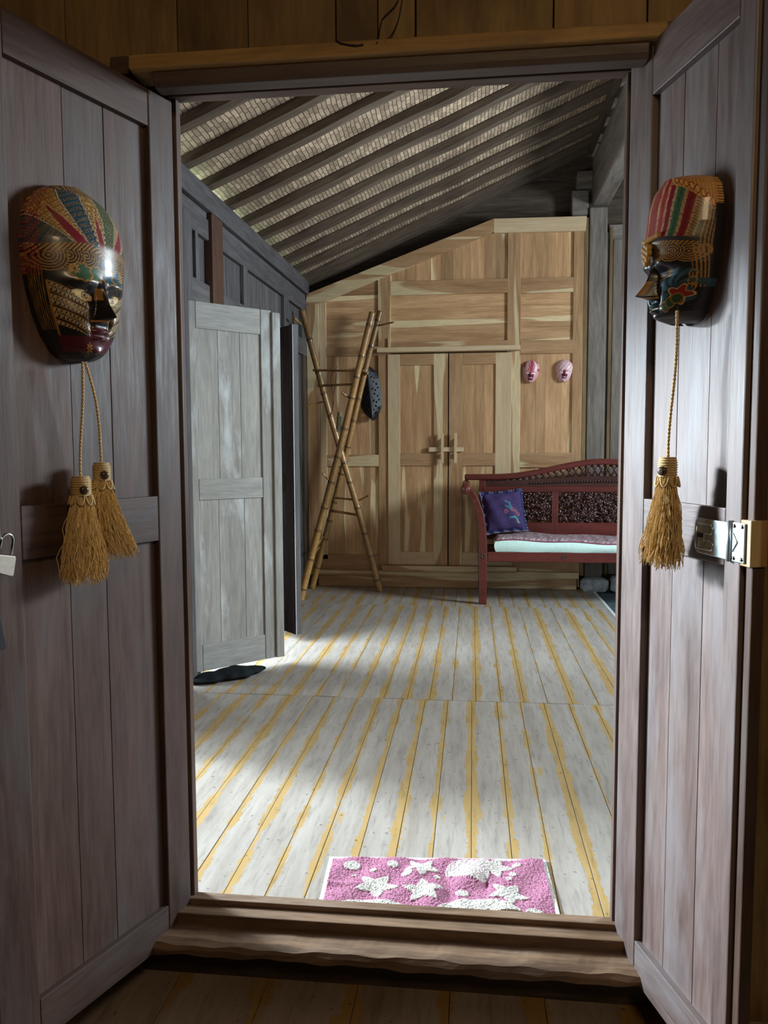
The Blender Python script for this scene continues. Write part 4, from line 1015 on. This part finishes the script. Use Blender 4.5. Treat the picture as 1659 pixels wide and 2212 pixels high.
# seat cushion
def cushion():
    t = empty('seat_cushion', (0.087, 6.135, 0.41), label='long thin seat cushion, mint sides under a pink grey batik top, on the carved bench', cat='cushion')
    x0, x1, y0, y1 = 0.10, BW-0.06, -0.015, 0.44; nx, ny = 160, 50
    U, V = np.meshgrid(np.linspace(0, 1, nx), np.linspace(0, 1, ny))
    e = np.minimum(np.minimum(U*(x1-x0), (1-U)*(x1-x0)), np.minimum(V, 1-V)*(y1-y0)); rnd_ = np.clip(e/0.03, 0, 1)
    top = 0.088+0.022*np.sqrt(rnd_)+0.010*np.sin(U*9+0.6)+0.006*np.sin(U*23+V*5)
    X = x0+U*(x1-x0); Y = y0+V*(y1-y0)
    nzz = np.random.rand(ny, nx)
    c = np.array([0.34, 0.20, 0.21])*np.ones((ny, nx, 1)); m = np.sin(X*130+3*np.sin(Y*60))*np.sin(Y*170+2*np.sin(X*50)) > 0.15; c[m] = (0.47, 0.40, 0.40); m2 = np.sin(X*70+4*np.sin(Y*90)) > 0.8; c[m2] = (0.11, 0.09, 0.12)
    mk('batik_cover', MB().grid(np.dstack([X, Y, top]), c*(0.75+0.4*nzz[..., None])), M['batik'], t, smooth=True)
    # mint boxing all round
    per = [(k/40*(x1-x0)+x0, y0) for k in range(40)]+[(x1, y0+k/10*(y1-y0)) for k in range(10)]+[(x1-k/40*(x1-x0), y1) for k in range(40)]+[(x0, y1-k/10*(y1-y0)) for k in range(10)]
    per.append(per[0])
    G = np.zeros((7, len(per), 3))
    for j, (px, pyy) in enumerate(per):
        u = (px-x0)/(x1-x0); v = (pyy-y0)/(y1-y0); tz = 0.088+0.010*math.sin(u*9+0.6)+0.006*math.sin(u*23+v*5)
        for i in range(7):
            q = i/6; bul = 0.012*math.sin(math.pi*q)
            nxx = (-1 if px == x0 else 1 if px == x1 else 0); nyy = (-1 if pyy == y0 else 1 if pyy == y1 else 0)
            G[i, j] = (px+nxx*bul, pyy+nyy*bul, 0.008+q*(tz-0.008)+0.004*math.sin(u*31)*(1-q))
    mk('boxing', MB().grid(G), M['mint'], t, smooth=True)
    mk('piping', MB().tube([tuple(G[6, j]) for j in range(len(per))], 0.005, 6), M['piping'], t, smooth=True)
    mk('underside', MB().box(x0+.004, x1-.004, y0+.004, y1-.004, 0.003, 0.010), M['mint'], t)
cushion()
def pillow():
    n = 70; U, V = np.meshgrid(np.linspace(-1, 1, n), np.linspace(-1, 1, n)); hw, hh = 0.185, 0.185
    inner = 0.86
    e = np.clip(1-np.maximum(np.abs(U), np.abs(V))/inner, 0, 1); tck = 0.062*np.power(np.clip((1-(np.clip(np.abs(U)/inner, 0, 1))**2.4)*(1-(np.clip(np.abs(V)/inner, 0, 1))**2.4), 0, 1), 0.5)
    wr = 0.004*np.sin(U*9+V*4)+0.003*np.sin(V*13-U*5); wr *= (tck > 0.008)
    fl = 0.010*np.sin(U*14)*(np.abs(V) > inner)+0.010*np.sin(V*15)*(np.abs(U) > inner)
    pinch = 1-0.07*(1-np.abs(V)**2)*np.abs(U)**3; pinch2 = 1-0.07*(1-np.abs(U)**2)*np.abs(V)**3
    X, Z = U*hw*pinch, V*hh*pinch2
    nz = np.random.rand(n, n, 1)
    col = np.array([0.060, 0.040, 0.115])*np.ones((n, n, 1))
    fl_ = (np.abs(U) > inner) | (np.abs(V) > inner); col[fl_] = (0.035, 0.040, 0.11)
    dots = fl_ & ((np.sin(U*44) > 0.8) | (np.sin(V*44) > 0.8)) & (np.maximum(np.abs(U), np.abs(V)) > 0.94); col[dots] = (0.20, 0.20, 0.26)
    def stroke(pts, w_, c):
        for (a, b2), (a2, b3) in zip(pts[:-1], pts[1:]):
            for q in np.linspace(0, 1, 12): m = np.hypot(U-(a+(a2-a)*q), V-(b2+(b3-b2)*q)) < w_; col[m] = c
    stroke([(0.05, 0.42), (0.22, 0.32), (0.25, 0.15), (0.35, 0.02)], 0.03, (0.05, 0.22, 0.26)); stroke([(0.02, 0.2), (0.18, 0.1), (0.26, 0.05)], 0.03, (0.05, 0.20, 0.24))
    stroke([(0.18, -0.35), (0.38, -0.33), (0.5, -0.45), (0.52, -0.58)], 0.03, (0.08, 0.30, 0.32)); stroke([(0.5, -0.55), (0.55, -0.62)], 0.03, (0.3, 0.32, 0.12))
    for a, b2 in ((0.02, -0.06), (0.48, -0.08), (0.56, -0.22), (0.33, 0.0)):
        col[np.hypot(U-a, V-b2) < 0.085] = (0.26, 0.11, 0.12); col[np.hypot(U-a, V-b2) < 0.035] = (0.09, 0.04, 0.14)
    t = empty('throw_pillow', label='purple flanged pillow with embroidered flowers at the left end of the bench cushion', cat='pillow')
    mb = MB(); F = np.dstack([X, -(tck+wr)-0.001+fl, Z]); Bk = np.dstack([X, tck*0.8+wr+0.001+fl, Z])
    mb.grid(F, col*(0.8+0.3*nz)); mb.grid(Bk[:, ::-1], (col*0.8)[:, ::-1])
    mk('cover', mb, M['pillow'], t, smooth=True)
    t.matrix_world = Matrix.Translation((0.262, 6.470, 0.708)) @ Matrix.Rotation(math.radians(10), 4, 'Z') @ Matrix.Rotation(math.radians(-16), 4, 'X') @ Matrix.Rotation(math.radians(-5), 4, 'Y')
pillow()

# ---------- bamboo rack
rk = empty('bamboo_rack', (-1.10, 6.45, 0), label='crossed bamboo clothes rack leaning in the corner by the dark door leaf', cat='rack')
def bpole(name, p0, p1, r, seed, parent=rk, nodes=None, off=Vector((-1.10, 6.45, 0))):
    rs = random.Random(seed); p0, p1 = Vector(p0)-off, Vector(p1)-off; L = (p1-p0).length
    n = max(16, int(L/0.012)); pts, rad, cols = [], [], []
    nd = nodes or []
    if not nd:
        q = rs.uniform(0.08, 0.2)
        while q < L-0.03: nd.append(q); q += rs.uniform(0.16, 0.27)
    side = (p1-p0).cross(Vector((0, 1, 0))).normalized()
    for k in range(n+1):
        s = k/n; p = p0.lerp(p1, s)+side*0.006*math.sin(s*7+seed)*min(1, L**2*0.5); d = min([abs(s*L-q) for q in nd] or [9])
        ring = math.exp(-(d/0.008)**2); pts.append(p); rad.append(r*(1+0.14*ring)*(1-0.12*s))
        base = np.array([0.46, 0.25, 0.075])*(1-0.45*s)+np.array([0.17, 0.065, 0.025])*0.45*s
        base = base*(0.85+0.25*math.sin(s*9+seed)); cols.append(tuple(np.clip(base*(1-0.82*ring), 0, 1)))
    return mk(name, MB().tube(pts, rad, 12, cols), M['bamboo'], parent, smooth=True)
bpole('pole', (-1.38, 6.15, 0.0), (-0.777, 6.15, 2.292), 0.029, 1)
bpole('pole', (-1.398, 6.70, 0.0), (-0.783, 6.70, 2.40), 0.027, 2)
bpole('pole', (-0.783, 6.60, 0.0), (-1.398, 6.38, 2.36), 0.028, 3)
def at(x, y, Y):
    v = Vector(((x-PX)/Fpx, (y-PY)/Fpx, 1)); r = W2C @ v; return Vector((0, 0, 1.2))+r*(Y/r.y)
for k, (a, bq, Ya, Yb, r) in enumerate((((677, 800), (786, 801), 6.44, 6.17, 0.010), ((688, 833), (770, 830), 6.46, 6.18, 0.011), ((720, 1075), (770, 1080), 6.62, 6.55, 0.010), ((714, 1103), (770, 1112), 6.65, 6.56, 0.012),
                               ((660, 878), (697, 868), 6.44, 6.46, 0.009), ((738, 848), (762, 864), 6.12, 6.17, 0.010), ((697, 1023), (716, 1042), 6.10, 6.16, 0.010), ((766, 1086), (797, 1070), 6.56, 6.50, 0.009),
                               ((815, 704), (850, 696), 6.71, 6.55, 0.008), ((790, 808), (793, 806), 6.72, 6.52, 0.014), ((683, 1180), (697, 1160), 6.14, 6.60, 0.010), ((637, 688), (650, 700), 6.05, 6.32, 0.011), ((674, 1200), (690, 1182), 6.17, 6.66, 0.011))):
    bpole('rung', at(*a, Ya), at(*bq, Yb), r, 20+k, nodes=[0.02] if k % 2 else [9])
# cord loop and small tassel on its upper rungs
tt = empty('hanging_tassel', at(733, 800, 6.33), label='small grey green tassel hung by a cord from the bamboo rack', cat='tassel')
tassel_parts(tt, L_cord=0.335, capR=0.018, capH=0.035, skL=0.13, skR=0.042, nstr=90, seed=9, mats=('greyjute', 'greyjute'), button=False)
lp = at(725, 800, 6.33); lo = [at(x_, y_, 6.34) for x_, y_ in ((729, 793), (722, 800), (716, 815), (715, 830), (719, 850), (721, 870), (718, 885), (714, 897))]
lo2 = [at(x_, y_, 6.35) for x_, y_ in ((729, 793), (727, 805), (725, 825), (721, 850), (719, 880), (714, 897))]
mb = MB().tube(lo, 0.004, 6).tube(lo2[1:], 0.0035, 6)
props(mk('cord_loop', mb, M['redcord'], smooth=True), 'thin dark red cord loop draped over the bamboo rack rungs', 'cord')

# ---------- black pierced carving on the partition
def carving():
    t = empty('pierced_carving', (-0.892, FY-0.004, 1.715), label='black leaf shaped pierced wood carving hung behind the bamboo pole', cat='wall carving')
    nv, nu = 120, 60; B, T = np.meshgrid(np.linspace(0, 1, nv), np.linspace(-1, 1, nu), indexing='ij')
    wv = np.interp(B, [0, .05, .15, .25, .5, .75, .88, .97, 1], [0.02, .25, .68, .92, 1.0, .96, .72, .30, .04])*0.095
    X = T*wv; Z = (B-0.5)*0.47; D = 0.055*(1-np.abs(T)**1.2)+0.008
    hole = (np.sin(X*150+1.2*np.sin(Z*60))*np.sin(Z*120+np.sin(X*90)) > 0.42) & (np.abs(T) < 0.80) & (np.abs(T) > 0.18) & (B > 0.10) & (B < 0.90)
    G = np.dstack([X, -D, Z])
    mk('pierced_relief', MB().grid(G, None, hole[:-1, :-1]), M['blackcarve'], t, solid=0.012)
    mk('ridge', MB().tube([(0, -0.060-0.003, z_) for z_ in np.linspace(-0.22, 0.22, 12)], 0.006, 6), M['blackcarve'], t, smooth=True)
    t.rotation_euler = (0, math.radians(-6), 0)
carving()

# ---------- small masks on the partition
def small_mask(cx_, cz_, seed, label, flip):
    def colr(A, B):
        a = np.abs(A); col = np.tile(np.array([0.62, 0.30, 0.30]), A.shape+(1,)).astype(float)
        pal = np.array([0.70, 0.52, 0.52]); red = np.array([0.42, 0.05, 0.09]); mar = np.array([0.13, 0.012, 0.035])
        if flip:
            m = np.sin(A*16+B*5)*np.sin(B*34+A*3) > -0.1; col[m] = pal
            m = (a < 0.16) & (B > 0.42) & (B < 0.52); col[m] = mar
            col[(a < 0.42) & (B > 0.14) & (B < 0.34)] = mar; col[(a < 0.14) & (B > 0.33) & (B < 0.46)] = mar*1.5
        else:
            m = (np.sin(np.arctan2(A, B-0.45)*14) > 0.1) & (B > 0.52); col[m] = red
            col[(np.abs(a-0.55) < 0.16) & (B > 0.45)] = pal
            col[(a < 0.16) & (B > 0.40)] = red; col[(a < 0.42) & (B > 0.10) & (B < 0.36)] = mar
        col[(np.abs(B-0.20) < 0.02) & (a < 0.25)] = (0.75, 0.5, 0.5)
        col[(np.abs(a-0.42) < 0.17) & (np.abs(B-0.41) < 0.025)] = (0.75, 0.70, 0.62)
        return col
    G, col = mask_mesh(0.072, 0.19, ([0, .02, .06, .15, .3, .5, .7, .85, .94, .98, 1], [.12, .34, .5, .68, .86, .96, 1.0, .84, .58, .34, .08]),
                       ([0, .1, .3, .5, .7, .9, 1], [.02, .045, .05, .052, .055, .038, .01]), face_feat(0.42, 0.30, 0.19, 0.022, 0.6), colr, 60, 90, 0.008)
    G[..., 1] *= -1
    o = mk('small_mask', MB().grid(G, col), M['smallmask'], smooth=True)
    o.location = (cx_, FY+0.017, cz_); o.rotation_euler = (0, math.radians(6 if not flip else 4), 0)
    props(o, label, 'mask', 'small pink masks on the teak wall')
small_mask(0.497, 1.885, 1, 'small pink mask with red striped brow on the teak wall, nearer the doors', False)
small_mask(0.778, 1.888, 2, 'small mottled pink and white mask on the teak wall, nearer the grey post', True)

# ---------- loose wires over the lintel
def wire(name, pts, r, label):
    mb = MB(); mb.tube([at(x_, y_, Y_) for x_, y_, Y_ in pts], r, 6); props(mk(name, mb, M['blackrub'], smooth=True), label, 'wire', 'loose wires over the lintel')
wire('loose_wire', [(868, -25, 1.83), (860, 0, 1.832), (852, 14, 1.835), (838, 28, 1.836), (826, 40, 1.836), (821, 60, 1.836), (818, 82, 1.80), (814, 93, 1.782)], 0.0014, 'thin dark wire bending down to the lintel, the more crooked of two')
wire('loose_wire', [(874, -25, 1.83), (868, 5, 1.832), (865, 25, 1.835), (860, 45, 1.836), (852, 65, 1.834), (842, 80, 1.81), (830, 90, 1.785)], 0.0014, 'thin dark wire running straighter down to the lintel, beside the crooked one')
wire('twig', [(727, 88, 1.784), (735, 93, 1.782), (745, 95, 1.782), (758, 97, 1.781), (770, 98, 1.781), (785, 96, 1.782)], 0.0016, 'short dry black twig lying along the ochre lintel cap')
